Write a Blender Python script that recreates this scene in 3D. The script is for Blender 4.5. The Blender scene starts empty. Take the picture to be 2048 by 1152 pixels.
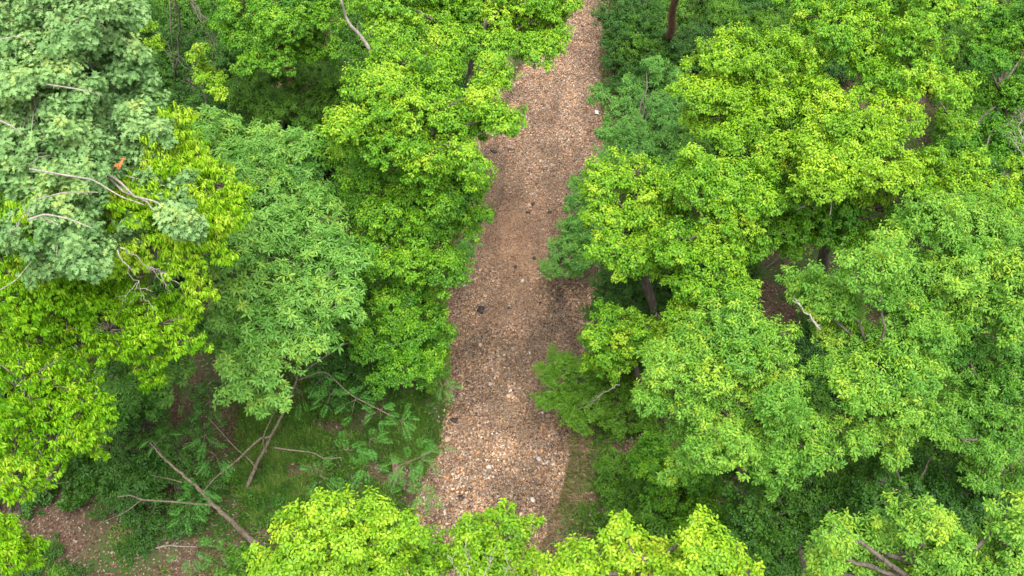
import bpy, math, random
import numpy as np
from mathutils import Vector

random.seed(7)
rng = np.random.default_rng(11)
SC = bpy.context.scene
COL = SC.collection

# ------------------------------------------------------------------ camera
PITCH = math.radians(48.0)
F = 2050.0                      # focal length in pixels of the 2048 px wide picture
CH = 29.7                       # camera height above the creek bed
cam_d = bpy.data.cameras.new('camera')
cam_d.sensor_width = 36.0
cam_d.lens = 36.0 * F / 2048.0
cam_d.clip_end = 1500.0
cam = bpy.data.objects.new('camera', cam_d)
COL.objects.link(cam)
cam.location = (0, 0, CH)
cam.rotation_euler = (math.pi / 2 - PITCH, 0, 0)
SC.camera = cam

# ------------------------------------------------------------------ sky, sun, exposure
SUN_EL, SUN_AZ = math.radians(72), math.radians(165)
w = bpy.data.worlds.new('World')
SC.world = w
w.use_nodes = True
nt = w.node_tree
nt.nodes.clear()
sky = nt.nodes.new('ShaderNodeTexSky')
sky.sky_type = 'NISHITA'
sky.sun_disc = False
sky.sun_elevation = SUN_EL
sky.sun_rotation = SUN_AZ
sky.dust_density = 4.0
hsv = nt.nodes.new('ShaderNodeHueSaturation')      # overcast: the blue of the sky mostly washed out
hsv.inputs['Saturation'].default_value = 0.12
bg = nt.nodes.new('ShaderNodeBackground')
bg.inputs['Strength'].default_value = 0.15
wo = nt.nodes.new('ShaderNodeOutputWorld')
nt.links.new(sky.outputs[0], hsv.inputs['Color'])
nt.links.new(hsv.outputs[0], bg.inputs['Color'])
nt.links.new(bg.outputs[0], wo.inputs['Surface'])
sun_d = bpy.data.lights.new('sun', 'SUN')
sun_d.energy = 1.9
sun_d.angle = math.radians(50)
sun_d.color = (1.0, 0.96, 0.9)
sun = bpy.data.objects.new('sun', sun_d)
COL.objects.link(sun)
sd = Vector((math.sin(SUN_AZ) * math.cos(SUN_EL), math.cos(SUN_AZ) * math.cos(SUN_EL), math.sin(SUN_EL)))
sun.rotation_euler = (-sd).to_track_quat('-Z', 'Y').to_euler()
sun.location = sd * 60
SC.view_settings.view_transform = 'Standard'
SC.view_settings.look = 'None'
SC.view_settings.exposure = 1.10
SC.view_settings.gamma = 1.0
SC.render.engine = 'CYCLES'
SC.cycles.max_bounces = 7
SC.cycles.diffuse_bounces = 2
SC.cycles.glossy_bounces = 2
SC.cycles.transmission_bounces = 3
SC.cycles.transparent_max_bounces = 8
SC.cycles.caustics_reflective = False
SC.cycles.caustics_refractive = False

# ------------------------------------------------------------------ helpers
SP, CP = math.sin(PITCH), math.cos(PITCH)


def ray(u, v):
    x = (u - 1024.0) / F
    y = -(v - 576.0) / F
    return np.array([x, CP + y * SP, -SP + y * CP])


def at(u, v, h=0.0):
    d = ray(u, v)
    t = (CH - h) / -d[2]
    return np.array([0, 0, CH]) + d * t


def mpp(p):                      # metres per photo pixel at a world point
    return (p[1] * CP - (p[2] - CH) * SP) / F


def project(P):
    P = np.asarray(P, float)
    z = P[..., 1] * CP - (P[..., 2] - CH) * SP
    y = P[..., 1] * SP + (P[..., 2] - CH) * CP
    return 1024 + F * P[..., 0] / z, 576 - F * y / z, z


def norm(a):
    return a / np.maximum(np.linalg.norm(a, axis=-1, keepdims=True), 1e-9)


def tag(o, label=None, cat=None, group=None, kind=None):
    if label: o['label'] = label
    if cat: o['category'] = cat
    if group: o['group'] = group
    if kind: o['kind'] = kind
    return o


def link(name, data, parent=None):
    o = bpy.data.objects.new(name, data)
    COL.objects.link(o)
    if parent:
        o.parent = parent
    return o


def empty(name, loc, label=None, cat=None, group=None):
    o = bpy.data.objects.new(name, None)
    COL.objects.link(o)
    o.empty_display_size = 0.3
    o.location = tuple(loc)
    return tag(o, label, cat, group)


def mesh_np(name, V, loops, starts, mat, attrs=None, smooth=False):
    me = bpy.data.meshes.new(name)
    me.vertices.add(len(V))
    me.vertices.foreach_set('co', np.ascontiguousarray(V, np.float32).ravel())
    me.loops.add(len(loops))
    me.loops.foreach_set('vertex_index', np.ascontiguousarray(loops, np.int32))
    me.polygons.add(len(starts))
    me.polygons.foreach_set('loop_start', np.ascontiguousarray(starts, np.int32))
    me.update(calc_edges=True)
    if smooth:
        me.polygons.foreach_set('use_smooth', np.ones(len(starts), bool))
    for k, a in (attrs or {}).items():
        if a.ndim == 1:
            at_ = me.attributes.new(k, 'FLOAT', 'POINT')
            at_.data.foreach_set('value', np.ascontiguousarray(a, np.float32))
        else:
            at_ = me.attributes.new(k, 'FLOAT_COLOR', 'POINT')
            at_.data.foreach_set('color', np.ascontiguousarray(a, np.float32).ravel())
    me.materials.append(mat)
    return me


def vnoise(x, y, s, seed=0):
    """smooth value noise on the plane"""
    x = np.asarray(x, float) / s + 1000.0
    y = np.asarray(y, float) / s + 1000.0
    xi, yi = np.floor(x).astype(np.int64), np.floor(y).astype(np.int64)
    fx, fy = x - xi, y - yi
    fx, fy = fx * fx * (3 - 2 * fx), fy * fy * (3 - 2 * fy)

    def hsh(a, b):
        n = (a * 374761393 + b * 668265263 + seed * 1442695041) & 0x7fffffff
        n = ((n ^ (n >> 13)) * 1274126177) & 0x7fffffff
        return ((n ^ (n >> 16)) & 0xffff) / 65535.0
    return ((hsh(xi, yi) * (1 - fx) + hsh(xi + 1, yi) * fx) * (1 - fy)
            + (hsh(xi, yi + 1) * (1 - fx) + hsh(xi + 1, yi + 1) * fx) * fy)


# ------------------------------------------------------------------ materials
def new_mat(name):
    m = bpy.data.materials.new(name)
    m.use_nodes = True
    n = m.node_tree
    n.nodes.clear()
    out = n.nodes.new('ShaderNodeOutputMaterial')
    return m, n, out


def ramp_node(n, stops):
    r = n.nodes.new('ShaderNodeValToRGB')
    el = r.color_ramp.elements
    while len(el) < len(stops):
        el.new(0.5)
    for e, (p, c) in zip(el, stops):
        e.position = p
        e.color = (*c, 1)
    return r


def leaf_mat(name, stops, trans=0.28, rough=0.42, spec=0.25):
    m, n, out = new_mat(name)
    a = n.nodes.new('ShaderNodeAttribute')
    a.attribute_name = 'tint'
    r = ramp_node(n, stops)
    n.links.new(a.outputs['Fac'], r.inputs[0])
    p = n.nodes.new('ShaderNodeBsdfPrincipled')
    p.inputs['Roughness'].default_value = rough
    p.inputs['Specular IOR Level'].default_value = spec
    n.links.new(r.outputs[0], p.inputs['Base Color'])
    t = n.nodes.new('ShaderNodeBsdfTranslucent')
    mul = n.nodes.new('ShaderNodeMixRGB')
    mul.blend_type = 'MULTIPLY'
    mul.inputs[0].default_value = 1
    mul.inputs[2].default_value = (1.5, 1.35, 0.6, 1)
    n.links.new(r.outputs[0], mul.inputs[1])
    n.links.new(mul.outputs[0], t.inputs['Color'])
    mx = n.nodes.new('ShaderNodeMixShader')
    mx.inputs[0].default_value = trans
    n.links.new(p.outputs[0], mx.inputs[1])
    n.links.new(t.outputs[0], mx.inputs[2])
    n.links.new(mx.outputs[0], out.inputs['Surface'])
    return m


def bark_mat(name, c1, c2, scale=14.0):
    m, n, out = new_mat(name)
    tc = n.nodes.new('ShaderNodeTexCoord')
    mp = n.nodes.new('ShaderNodeMapping')
    mp.inputs['Scale'].default_value = (1, 1, 0.25)
    nz = n.nodes.new('ShaderNodeTexNoise')
    nz.inputs['Scale'].default_value = scale
    nz.inputs['Detail'].default_value = 6
    r = ramp_node(n, [(0.3, c1), (0.7, c2)])
    p = n.nodes.new('ShaderNodeBsdfPrincipled')
    p.inputs['Roughness'].default_value = 0.9
    b = n.nodes.new('ShaderNodeBump')
    b.inputs['Strength'].default_value = 0.7
    b.inputs['Distance'].default_value = 0.02
    n.links.new(tc.outputs['Object'], mp.inputs[0])
    n.links.new(mp.outputs[0], nz.inputs['Vector'])
    n.links.new(nz.outputs[0], r.inputs[0])
    n.links.new(nz.outputs[0], b.inputs['Height'])
    n.links.new(r.outputs[0], p.inputs['Base Color'])
    n.links.new(b.outputs[0], p.inputs['Normal'])
    n.links.new(p.outputs[0], out.inputs['Surface'])
    return m


def attr_mat(name, rough=0.8, spec=0.3):
    m, n, out = new_mat(name)
    a = n.nodes.new('ShaderNodeAttribute')
    a.attribute_name = 'col'
    p = n.nodes.new('ShaderNodeBsdfPrincipled')
    p.inputs['Roughness'].default_value = rough
    p.inputs['Specular IOR Level'].default_value = spec
    tc = n.nodes.new('ShaderNodeTexCoord')
    nz = n.nodes.new('ShaderNodeTexNoise')
    nz.inputs['Scale'].default_value = 45
    nz.inputs['Detail'].default_value = 3
    mr = n.nodes.new('ShaderNodeMapRange')
    mr.inputs[3].default_value = 0.65
    mr.inputs[4].default_value = 1.35
    mul = n.nodes.new('ShaderNodeVectorMath')
    mul.operation = 'SCALE'
    n.links.new(tc.outputs['Object'], nz.inputs['Vector'])
    n.links.new(nz.outputs[0], mr.inputs[0])
    n.links.new(a.outputs['Color'], mul.inputs[0])
    n.links.new(mr.outputs[0], mul.inputs['Scale'])
    n.links.new(mul.outputs[0], p.inputs['Base Color'])
    n.links.new(p.outputs[0], out.inputs['Surface'])
    return m


M = {}
# tint 0 = old leaf, 1 = fresh young leaf
M['bright'] = leaf_mat('bright_leaf', [(0.0, (0.020, 0.10, 0.007)), (0.45, (0.078, 0.235, 0.010)), (0.8, (0.175, 0.375, 0.014)), (1.0, (0.32, 0.48, 0.025))], 0.22)
M['fresh'] = leaf_mat('fresh_leaf', [(0.0, (0.035, 0.135, 0.008)), (0.45, (0.125, 0.29, 0.011)), (0.8, (0.235, 0.43, 0.014)), (1.0, (0.38, 0.52, 0.03))], 0.22)
M['droop'] = leaf_mat('drooping_leaf', [(0.0, (0.035, 0.155, 0.005)), (0.45, (0.13, 0.34, 0.007)), (0.8, (0.25, 0.48, 0.011)), (1.0, (0.40, 0.57, 0.04))], 0.3, 0.4)
M['oak'] = leaf_mat('oak_leaf', [(0.0, (0.05, 0.145, 0.035)), (0.45, (0.14, 0.285, 0.085)), (0.8, (0.245, 0.42, 0.14)), (1.0, (0.35, 0.47, 0.12))], 0.25, 0.5, 0.3)
M['hickory'] = leaf_mat('hickory_leaf', [(0.0, (0.03, 0.13, 0.013)), (0.45, (0.105, 0.275, 0.038)), (0.8, (0.195, 0.40, 0.068)), (1.0, (0.30, 0.47, 0.06))], 0.28, 0.4)
M['pale'] = leaf_mat('pale_leaf', [(0.0, (0.025, 0.13, 0.012)), (0.45, (0.105, 0.28, 0.028)), (0.8, (0.205, 0.41, 0.042)), (1.0, (0.35, 0.50, 0.04))], 0.32, 0.4)
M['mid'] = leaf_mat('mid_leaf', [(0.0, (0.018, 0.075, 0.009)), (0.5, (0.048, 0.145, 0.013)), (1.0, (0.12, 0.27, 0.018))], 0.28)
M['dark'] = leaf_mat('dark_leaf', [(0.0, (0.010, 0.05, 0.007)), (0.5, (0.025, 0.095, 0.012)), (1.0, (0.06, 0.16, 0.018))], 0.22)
M['blue'] = leaf_mat('bluish_leaf', [(0.0, (0.025, 0.11, 0.02)), (0.5, (0.07, 0.22, 0.042)), (1.0, (0.15, 0.34, 0.05))], 0.25)
M['mimosa'] = leaf_mat('mimosa_leaf', [(0.0, (0.03, 0.14, 0.025)), (0.5, (0.08, 0.28, 0.04)), (1.0, (0.17, 0.42, 0.04))], 0.3, 0.5, 0.3)
M['grass'] = leaf_mat('grass_blade', [(0.0, (0.045, 0.14, 0.02)), (0.5, (0.13, 0.28, 0.04)), (0.85, (0.25, 0.38, 0.07)), (1.0, (0.46, 0.40, 0.22))], 0.3, 0.55, 0.3)
M['drygrass'] = leaf_mat('dry_grass_blade', [(0.0, (0.14, 0.12, 0.05)), (0.5, (0.32, 0.24, 0.13)), (1.0, (0.52, 0.42, 0.27))], 0.2, 0.7, 0.2)
M['bark'] = bark_mat('grey_brown_bark', (0.05, 0.04, 0.03), (0.20, 0.165, 0.13))
M['redbark'] = bark_mat('reddish_bark', (0.10, 0.045, 0.028), (0.28, 0.15, 0.10))
M['palebark'] = bark_mat('pale_bark', (0.17, 0.15, 0.12), (0.42, 0.38, 0.32), 20)
M['mimbark'] = bark_mat('mimosa_bark', (0.08, 0.062, 0.04), (0.26, 0.21, 0.145), 22)
M['wood'] = bark_mat('broken_wood', (0.22, 0.15, 0.09), (0.40, 0.30, 0.20), 20)
M['stone'] = attr_mat('creek_stone', 0.6, 0.4)
M['litter'] = attr_mat('dead_leaf', 0.75, 0.3)
M['redleaf'] = leaf_mat('dead_oak_leaf', [(0.0, (0.45, 0.12, 0.04)), (1.0, (0.6, 0.24, 0.09))], 0.2)

# ground material: soil and leaf litter with mossy green patches; bed: fine gravel
m, n, out = new_mat('forest_soil')
tc = n.nodes.new('ShaderNodeTexCoord')
n1 = n.nodes.new('ShaderNodeTexNoise'); n1.inputs['Scale'].default_value = 9; n1.inputs['Detail'].default_value = 8; n1.inputs['Roughness'].default_value = 0.75
n2 = n.nodes.new('ShaderNodeTexNoise'); n2.inputs['Scale'].default_value = 0.5; n2.inputs['Detail'].default_value = 5
r1 = ramp_node(n, [(0.3, (0.045, 0.028, 0.016)), (0.55, (0.12, 0.078, 0.048)), (0.75, (0.30, 0.205, 0.135))])
r2 = ramp_node(n, [(0.5, (0.0, 0.0, 0.0)), (0.62, (1, 1, 1))])
gm = n.nodes.new('ShaderNodeMixRGB'); gm.inputs[2].default_value = (0.045, 0.095, 0.015, 1)
p = n.nodes.new('ShaderNodeBsdfPrincipled'); p.inputs['Roughness'].default_value = 0.95
bp = n.nodes.new('ShaderNodeBump'); bp.inputs['Strength'].default_value = 0.8; bp.inputs['Distance'].default_value = 0.05
for tx in (n1, n2): n.links.new(tc.outputs['Object'], tx.inputs['Vector'])
n.links.new(n1.outputs[0], r1.inputs[0]); n.links.new(n2.outputs[0], r2.inputs[0])
n.links.new(r2.outputs[0], gm.inputs[0]); n.links.new(r1.outputs[0], gm.inputs[1])
n.links.new(gm.outputs[0], p.inputs['Base Color']); n.links.new(n1.outputs[0], bp.inputs['Height'])
n.links.new(bp.outputs[0], p.inputs['Normal']); n.links.new(p.outputs[0], out.inputs['Surface'])
M['soil'] = m

M['bank'] = bark_mat('eroded_earth', (0.22, 0.14, 0.09), (0.52, 0.38, 0.27), 7)

m, n, out = new_mat('creek_bed_gravel')
tc = n.nodes.new('ShaderNodeTexCoord')
v1 = n.nodes.new('ShaderNodeTexVoronoi'); v1.inputs['Scale'].default_value = 22
v2 = n.nodes.new('ShaderNodeTexNoise'); v2.inputs['Scale'].default_value = 0.7; v2.inputs['Detail'].default_value = 4
sep = n.nodes.new('ShaderNodeSeparateColor')
r1 = ramp_node(n, [(0.0, (0.07, 0.038, 0.022)), (0.4, (0.22, 0.125, 0.07)), (0.7, (0.34, 0.23, 0.14)), (1.0, (0.42, 0.36, 0.3))])
r2 = ramp_node(n, [(0.35, (0.75, 0.66, 0.6)), (0.65, (1.1, 1.0, 0.95))])
mu = n.nodes.new('ShaderNodeMixRGB'); mu.blend_type = 'MULTIPLY'; mu.inputs[0].default_value = 1
p = n.nodes.new('ShaderNodeBsdfPrincipled'); p.inputs['Roughness'].default_value = 0.8
bp = n.nodes.new('ShaderNodeBump'); bp.invert = True; bp.inputs['Distance'].default_value = 0.03
for tx in (v1, v2): n.links.new(tc.outputs['Object'], tx.inputs['Vector'])
n.links.new(v1.outputs['Color'], sep.inputs[0]); n.links.new(sep.outputs[0], r1.inputs[0])
n.links.new(v2.outputs[0], r2.inputs[0]); n.links.new(r1.outputs[0], mu.inputs[1]); n.links.new(r2.outputs[0], mu.inputs[2])
n.links.new(mu.outputs[0], p.inputs['Base Color']); n.links.new(v1.outputs['Distance'], bp.inputs['Height'])
n.links.new(bp.outputs[0], p.inputs['Normal']); n.links.new(p.outputs[0], out.inputs['Surface'])
M['bed'] = m

# shallow water: clear, with a Fresnel sheen broken by ripples
m, n, out = new_mat('shallow_water')
tc = n.nodes.new('ShaderNodeTexCoord')
mp = n.nodes.new('ShaderNodeMapping'); mp.inputs['Scale'].default_value = (1.0, 1.8, 1)
n1 = n.nodes.new('ShaderNodeTexNoise'); n1.inputs['Scale'].default_value = 6; n1.inputs['Detail'].default_value = 5; n1.inputs['Roughness'].default_value = 0.6
bp = n.nodes.new('ShaderNodeBump'); bp.inputs['Strength'].default_value = 1.0; bp.inputs['Distance'].default_value = 0.08
gl = n.nodes.new('ShaderNodeBsdfGlossy'); gl.inputs['Roughness'].default_value = 0.08
tr = n.nodes.new('ShaderNodeBsdfTransparent'); tr.inputs['Color'].default_value = (0.96, 0.95, 0.91, 1)
fr = n.nodes.new('ShaderNodeFresnel'); fr.inputs['IOR'].default_value = 1.45
mx = n.nodes.new('ShaderNodeMixShader')
n.links.new(tc.outputs['Object'], mp.inputs[0]); n.links.new(mp.outputs[0], n1.inputs['Vector'])
n.links.new(n1.outputs[0], bp.inputs['Height'])
n.links.new(bp.outputs[0], gl.inputs['Normal']); n.links.new(bp.outputs[0], fr.inputs['Normal'])
n.links.new(fr.outputs[0], mx.inputs[0]); n.links.new(tr.outputs[0], mx.inputs[1]); n.links.new(gl.outputs[0], mx.inputs[2])
n.links.new(mx.outputs[0], out.inputs['Surface'])
M['water'] = m

# ------------------------------------------------------------------ terrain
LE = [(1175, -60), (1150, 0), (1110, 60), (1062, 120), (1005, 195), (972, 260), (955, 320), (945, 400), (938, 470), (915, 540), (897, 600), (890, 690), (893, 760), (892, 830), (878, 900), (850, 970), (828, 1040), (812, 1100), (795, 1160), (770, 1260)]
RE = [(1232, -60), (1216, 0), (1202, 60), (1198, 120), (1198, 200), (1200, 260), (1198, 330), (1192, 400), (1192, 480), (1195, 560), (1182, 640), (1160, 700), (1132, 760), (1128, 820), (1138, 870), (1128, 940), (1112, 1000), (1085, 1070), (1050, 1130), (1035, 1180), (1000, 1260)]
LP = np.array([at(u, v)[:2] for u, v in LE])[::-1]
RP = np.array([at(u, v)[:2] for u, v in RE])[::-1]


def edge_l(y):
    return np.interp(y, LP[:, 1], LP[:, 0]) + 0.22 * (vnoise(y, y * 0, 0.5, 3) - 0.5)


def edge_r(y):
    return np.interp(y, RP[:, 1], RP[:, 0]) + 0.22 * (vnoise(y, y * 0, 0.5, 5) - 0.5)


POOLS = [(985, 340, 0.9, 2.4), (975, 400, 0.6, 1.6), (1010, 190, 0.6, 1.5), (1118, 610, 0.4, 1.5)]
POOLS = [(*at(u, v)[:2], a, b) for u, v, a, b in POOLS]


def ground(x, y):
    x = np.asarray(x, float)
    y = np.asarray(y, float)
    L, R = edge_l(y), edge_r(y)
    d = np.maximum(L - x, x - R)             # > 0 outside the bed
    left = (L - x) > 0
    hb = np.where(left, 0.55, 0.75) + 0.25 * (vnoise(x, y, 2.2, 8) - 0.5)
    wd = np.where(left, 0.45, 0.65)
    t = np.clip(d / wd, 0, 1)
    t = t * t * (3 - 2 * t)
    out_ = hb * t + np.clip(d - wd, 0, 60) * 0.05 * (0.6 + vnoise(x, y, 6, 2)) + t * 0.22 * (vnoise(x, y, 1.3, 9) - 0.5)
    # inside the bed: a dry bar upstream, shallows downstream
    bed = 0.07 + 0.05 * (vnoise(x, y, 1.6, 12) - 0.5) + 0.03 * (vnoise(x, y, 0.5, 13) - 0.5)
    y_sh = at(1000, 640)[1]
    down = np.clip((y_sh + 1.2 - y) / 2.4, 0, 1)
    bed = bed - 0.082 * down
    for px, py, a, b in POOLS:
        bed = bed - 0.13 * np.exp(-((x - px) / a) ** 2 - ((y - py) / b) ** 2)
    return np.where(d > 0, np.maximum(out_, bed * np.clip(1 - d / 0.2, 0, 1)), bed)


xs = np.concatenate([[-150, -90, -55, -35], np.arange(-24, -6, 0.35), np.arange(-6, 6.5, 0.10), np.arange(6.5, 24, 0.35), [35, 55, 90, 150]])
ys = np.concatenate([[-60, -20, 0, 6], np.arange(10, 50, 0.13), np.arange(50, 70, 0.6), [90, 130, 200, 300]])
X, Y = np.meshgrid(xs, ys)
Z = ground(X, Y)
nx, ny = len(xs), len(ys)
V = np.stack([X, Y, Z], -1).reshape(-1, 3)
i = (np.arange(ny - 1)[:, None] * nx + np.arange(nx - 1)[None]).ravel()
quads = np.stack([i, i + 1, i + 1 + nx, i + nx], 1)
cx, cy = V[quads].mean(1)[:, 0], V[quads].mean(1)[:, 1]
me = mesh_np('ground', V, quads.ravel(), np.arange(len(quads)) * 4, M['soil'], smooth=True)
me.materials.append(M['bed'])
inbed = (cx > edge_l(cy) - 0.12) & (cx < edge_r(cy) + 0.12)
me.polygons.foreach_set('material_index', inbed.astype(np.int32))
me.materials.append(M['bank'])
dr = cx - edge_r(cy)
ub, vb, _zb = project(np.stack([cx, cy, cx * 0 + .4], -1))
bk = (dr > .12) & (dr < .95 + .7 * (vnoise(cx, cy, .8, 101) - .5)) & (vb > 860) & (vb < 1150)
dl = edge_l(cy) - cx
bk |= (dl > .12) & (dl < .4) & (vb > 150) & (vb < 460)
mi = inbed.astype(np.int32)
mi[bk & ~inbed] = 2
me.polygons.foreach_set('material_index', mi)
tag(link('ground', me), 'brown forest floor cut by the gravel creek bed', None, None, 'structure')

# water sheet
yy = np.arange(at(1000, 1260)[1], at(1000, -60)[1], 0.25)
tt = np.linspace(0, 1, 30)
WX = (edge_l(yy)[:, None] + 0.03) * (1 - tt) + (edge_r(yy)[:, None] - 0.03) * tt
WY = np.repeat(yy[:, None], 30, 1)
V = np.stack([WX, WY, 0.012 * (vnoise(WX, WY, 0.4, 40) - 0.5) + 0.006], -1).reshape(-1, 3)
i = (np.arange(len(yy) - 1)[:, None] * 30 + np.arange(29)[None]).ravel()
q = np.stack([i, i + 1, i + 31, i + 30], 1)
tag(link('water', mesh_np('water', V, q.ravel(), np.arange(len(q)) * 4, M['water'], smooth=True)),
    'shallow clear water rippling over the gravel', None, None, 'structure')

# ------------------------------------------------------------------ gravel
t_ = (1 + 5 ** 0.5) / 2
ICO = norm(np.array([(-1, t_, 0), (1, t_, 0), (-1, -t_, 0), (1, -t_, 0), (0, -1, t_), (0, 1, t_), (0, -1, -t_), (0, 1, -t_), (t_, 0, -1), (t_, 0, 1), (-t_, 0, -1), (-t_, 0, 1)]))
ICF = np.array([(0, 11, 5), (0, 5, 1), (0, 1, 7), (0, 7, 10), (0, 10, 11), (1, 5, 9), (5, 11, 4), (11, 10, 2), (10, 7, 6), (7, 1, 8), (3, 9, 4), (3, 4, 2), (3, 2, 6), (3, 6, 8), (3, 8, 9), (4, 9, 5), (2, 4, 11), (6, 2, 10), (8, 6, 7), (9, 8, 1)])
# flat pebble: 6-sided low dome (7 verts + skirt)
PEB = []
for k in range(6):
    a = k * math.pi / 3
    PEB.append((math.cos(a), math.sin(a), 0.0))
for k in range(6):
    a = k * math.pi / 3 + 0.2
    PEB.append((0.62 * math.cos(a), 0.62 * math.sin(a), 0.75))
PEB = np.array(PEB)
PEBF = [[k, (k + 1) % 6, 6 + (k + 1) % 6, 6 + k] for k in range(6)] + [[6, 7, 8, 9, 10, 11]]
PAL = np.array([(0.34, 0.215, 0.12), (0.25, 0.135, 0.07), (0.42, 0.29, 0.18), (0.15, 0.08, 0.045), (0.30, 0.25, 0.21), (0.5, 0.40, 0.29), (0.055, 0.045, 0.042), (0.40, 0.20, 0.085), (0.58, 0.54, 0.48), (0.22, 0.20, 0.19)])
PW = np.array([0.22, 0.20, 0.15, 0.15, 0.10, 0.07, 0.025, 0.04, 0.010, 0.05])
PW = PW / PW.sum()


def scatter(n_, shape, faces, pos, size, flat, colr, mat, name, tiltmax=0.5):
    K = len(shape)
    ang = rng.random(n_) * 2 * np.pi
    sh = np.repeat(shape[None], n_, 0) * (1 + 0.35 * (rng.random((n_, K, 1)) - 0.5))
    sc = np.stack([size, size * rng.uniform(0.5, 0.95, n_), size * flat], 1)
    P = sh * sc[:, None]
    tx, ty = rng.normal(0, tiltmax * 0.5, n_), rng.normal(0, tiltmax * 0.5, n_)
    P[..., 2] += P[..., 0] * tx[:, None] + P[..., 1] * ty[:, None]
    c, s = np.cos(ang)[:, None], np.sin(ang)[:, None]
    P = np.stack([P[..., 0] * c - P[..., 1] * s, P[..., 0] * s + P[..., 1] * c, P[..., 2]], -1) + pos[:, None]
    lens = np.array([len(f) for f in faces])
    fl = np.concatenate([np.array(f) for f in faces])
    loops = (fl[None] + np.arange(n_)[:, None] * K).ravel()
    st0 = np.concatenate([[0], np.cumsum(lens)[:-1]])
    starts = (st0[None] + np.arange(n_)[:, None] * lens.sum()).ravel()
    col = np.concatenate([np.repeat(colr, K, 0), np.ones((n_ * K, 1))], 1)
    return mesh_np(name, P.reshape(-1, 3), loops, starts, mat, {'col': col})


NG = 230000
gy = rng.random(NG * 2) ** 0.85
gy = at(1000, 1200)[1] + gy * (at(1000, -30)[1] - at(1000, 1200)[1])
gx0, gx1 = edge_l(gy), edge_r(gy)
gx = gx0 - 0.1 + rng.random(NG * 2) * (gx1 - gx0 + 0.2)
spill = rng.random(NG * 2) < .03
gx = np.where(spill, np.where(rng.random(NG * 2) < .6, gx1 + rng.exponential(.22, NG * 2), gx0 - rng.exponential(.12, NG * 2)), gx)
keep = rng.random(NG * 2) < (gx1 - gx0) / 6.5
gx, gy = gx[keep][:NG], gy[keep][:NG]
n_ = len(gx)
gz = ground(gx, gy)
size = np.clip(np.exp(rng.normal(math.log(0.026), 0.38, n_)), 0.010, 0.06)
coarse = vnoise(gx, gy, 1.4, 20)
size *= 0.7 + 0.7 * coarse
ci = rng.choice(len(PAL), n_, p=PW / PW.sum())
colr = PAL[ci] * rng.uniform(0.35, 1.35, (n_, 1)) * np.array([1.06, 1.02, .99])
u_, v_, _z = project(np.stack([gx, gy, gz], -1))
# a rusty tongue of finer gravel in the middle, darker litter along the channel edges
rust = np.exp(-((u_ - (1010 + (v_ - 420) * 0.25)) / 55) ** 2 - ((v_ - 480) / 110) ** 2)
colr = colr * (1 - 0.75 * rust[:, None]) + 0.75 * rust[:, None] * np.array([0.31, 0.175, 0.095]) * rng.uniform(0.3, 1.5, (n_, 1))
size *= 1 - 0.2 * rust
blk = vnoise(gx, gy * .35, 0.35, 31)
big = vnoise(gx, gy * .4, 0.9, 33)
colr *= ((.72 + .36 * blk) * (.74 + .5 * big))[:, None]
size *= .8 + .4 * blk
wet = np.clip((0.02 - gz) / 0.05, 0, 1)
colr *= (1 - 0.15 * wet)[:, None]
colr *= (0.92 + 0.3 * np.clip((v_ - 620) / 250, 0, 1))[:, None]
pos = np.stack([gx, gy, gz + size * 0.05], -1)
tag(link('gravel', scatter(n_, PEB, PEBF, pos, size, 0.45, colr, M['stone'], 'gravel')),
    'brown and tan gravel covering the creek bed', None, None, 'stuff')


# countable bigger stones on the bed
def stone(u, v, s, colour, label, flat=0.5, cat='stone', name='stone', grp=None):
    p0 = at(u, v)
    p0[2] = float(ground(p0[0], p0[1]))
    sz = s * mpp(p0) * 0.42
    # subdivided icosahedron
    Vs, Fs = [tuple(a) for a in ICO], []
    cache = {}

    def mid(a, b):
        k = (min(a, b), max(a, b))
        if k not in cache:
            q_ = np.array(Vs[a]) + np.array(Vs[b])
            Vs.append(tuple(q_ / np.linalg.norm(q_)))
            cache[k] = len(Vs) - 1
        return cache[k]
    for f in ICF:
        a, b, c = f
        ab, bc, ca = mid(a, b), mid(b, c), mid(c, a)
        Fs += [(a, ab, ca), (b, bc, ab), (c, ca, bc), (ab, bc, ca)]
    Vn = np.array(Vs)
    # chip with a few random planes so it reads as broken rock
    for _ in range(7):
        nn = norm(rng.normal(size=3))
        dd = Vn @ nn
        lim = rng.uniform(0.55, 0.8)
        Vn = Vn - np.clip(dd - lim, 0, None)[:, None] * nn
    Vn *= 1 + (0.24 if cat == 'debris' else 0.06) * rng.normal(size=(len(Vn), 1))
    Vn = Vn * np.array([sz, sz * rng.uniform(0.6, 0.9), sz * flat])
    a = rng.random() * 6.28
    Vn = np.stack([Vn[:, 0] * math.cos(a) - Vn[:, 1] * math.sin(a), Vn[:, 0] * math.sin(a) + Vn[:, 1] * math.cos(a), Vn[:, 2]], -1)
    col = np.tile(np.array([*colour, 1.0]), (len(Vn), 1))
    col[:, :3] *= rng.uniform(0.85, 1.15, (len(Vn), 1))
    Fs = np.array(Fs)
    me_ = mesh_np(name, Vn, Fs.ravel(), np.arange(len(Fs)) * 3, M['stone'], {'col': col})
    o = link(name, me_)
    o.location = (p0[0], p0[1], max(p0[2], 0.0) + sz * flat * 0.25)
    tag(o, label, cat, grp)
    return o


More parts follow.
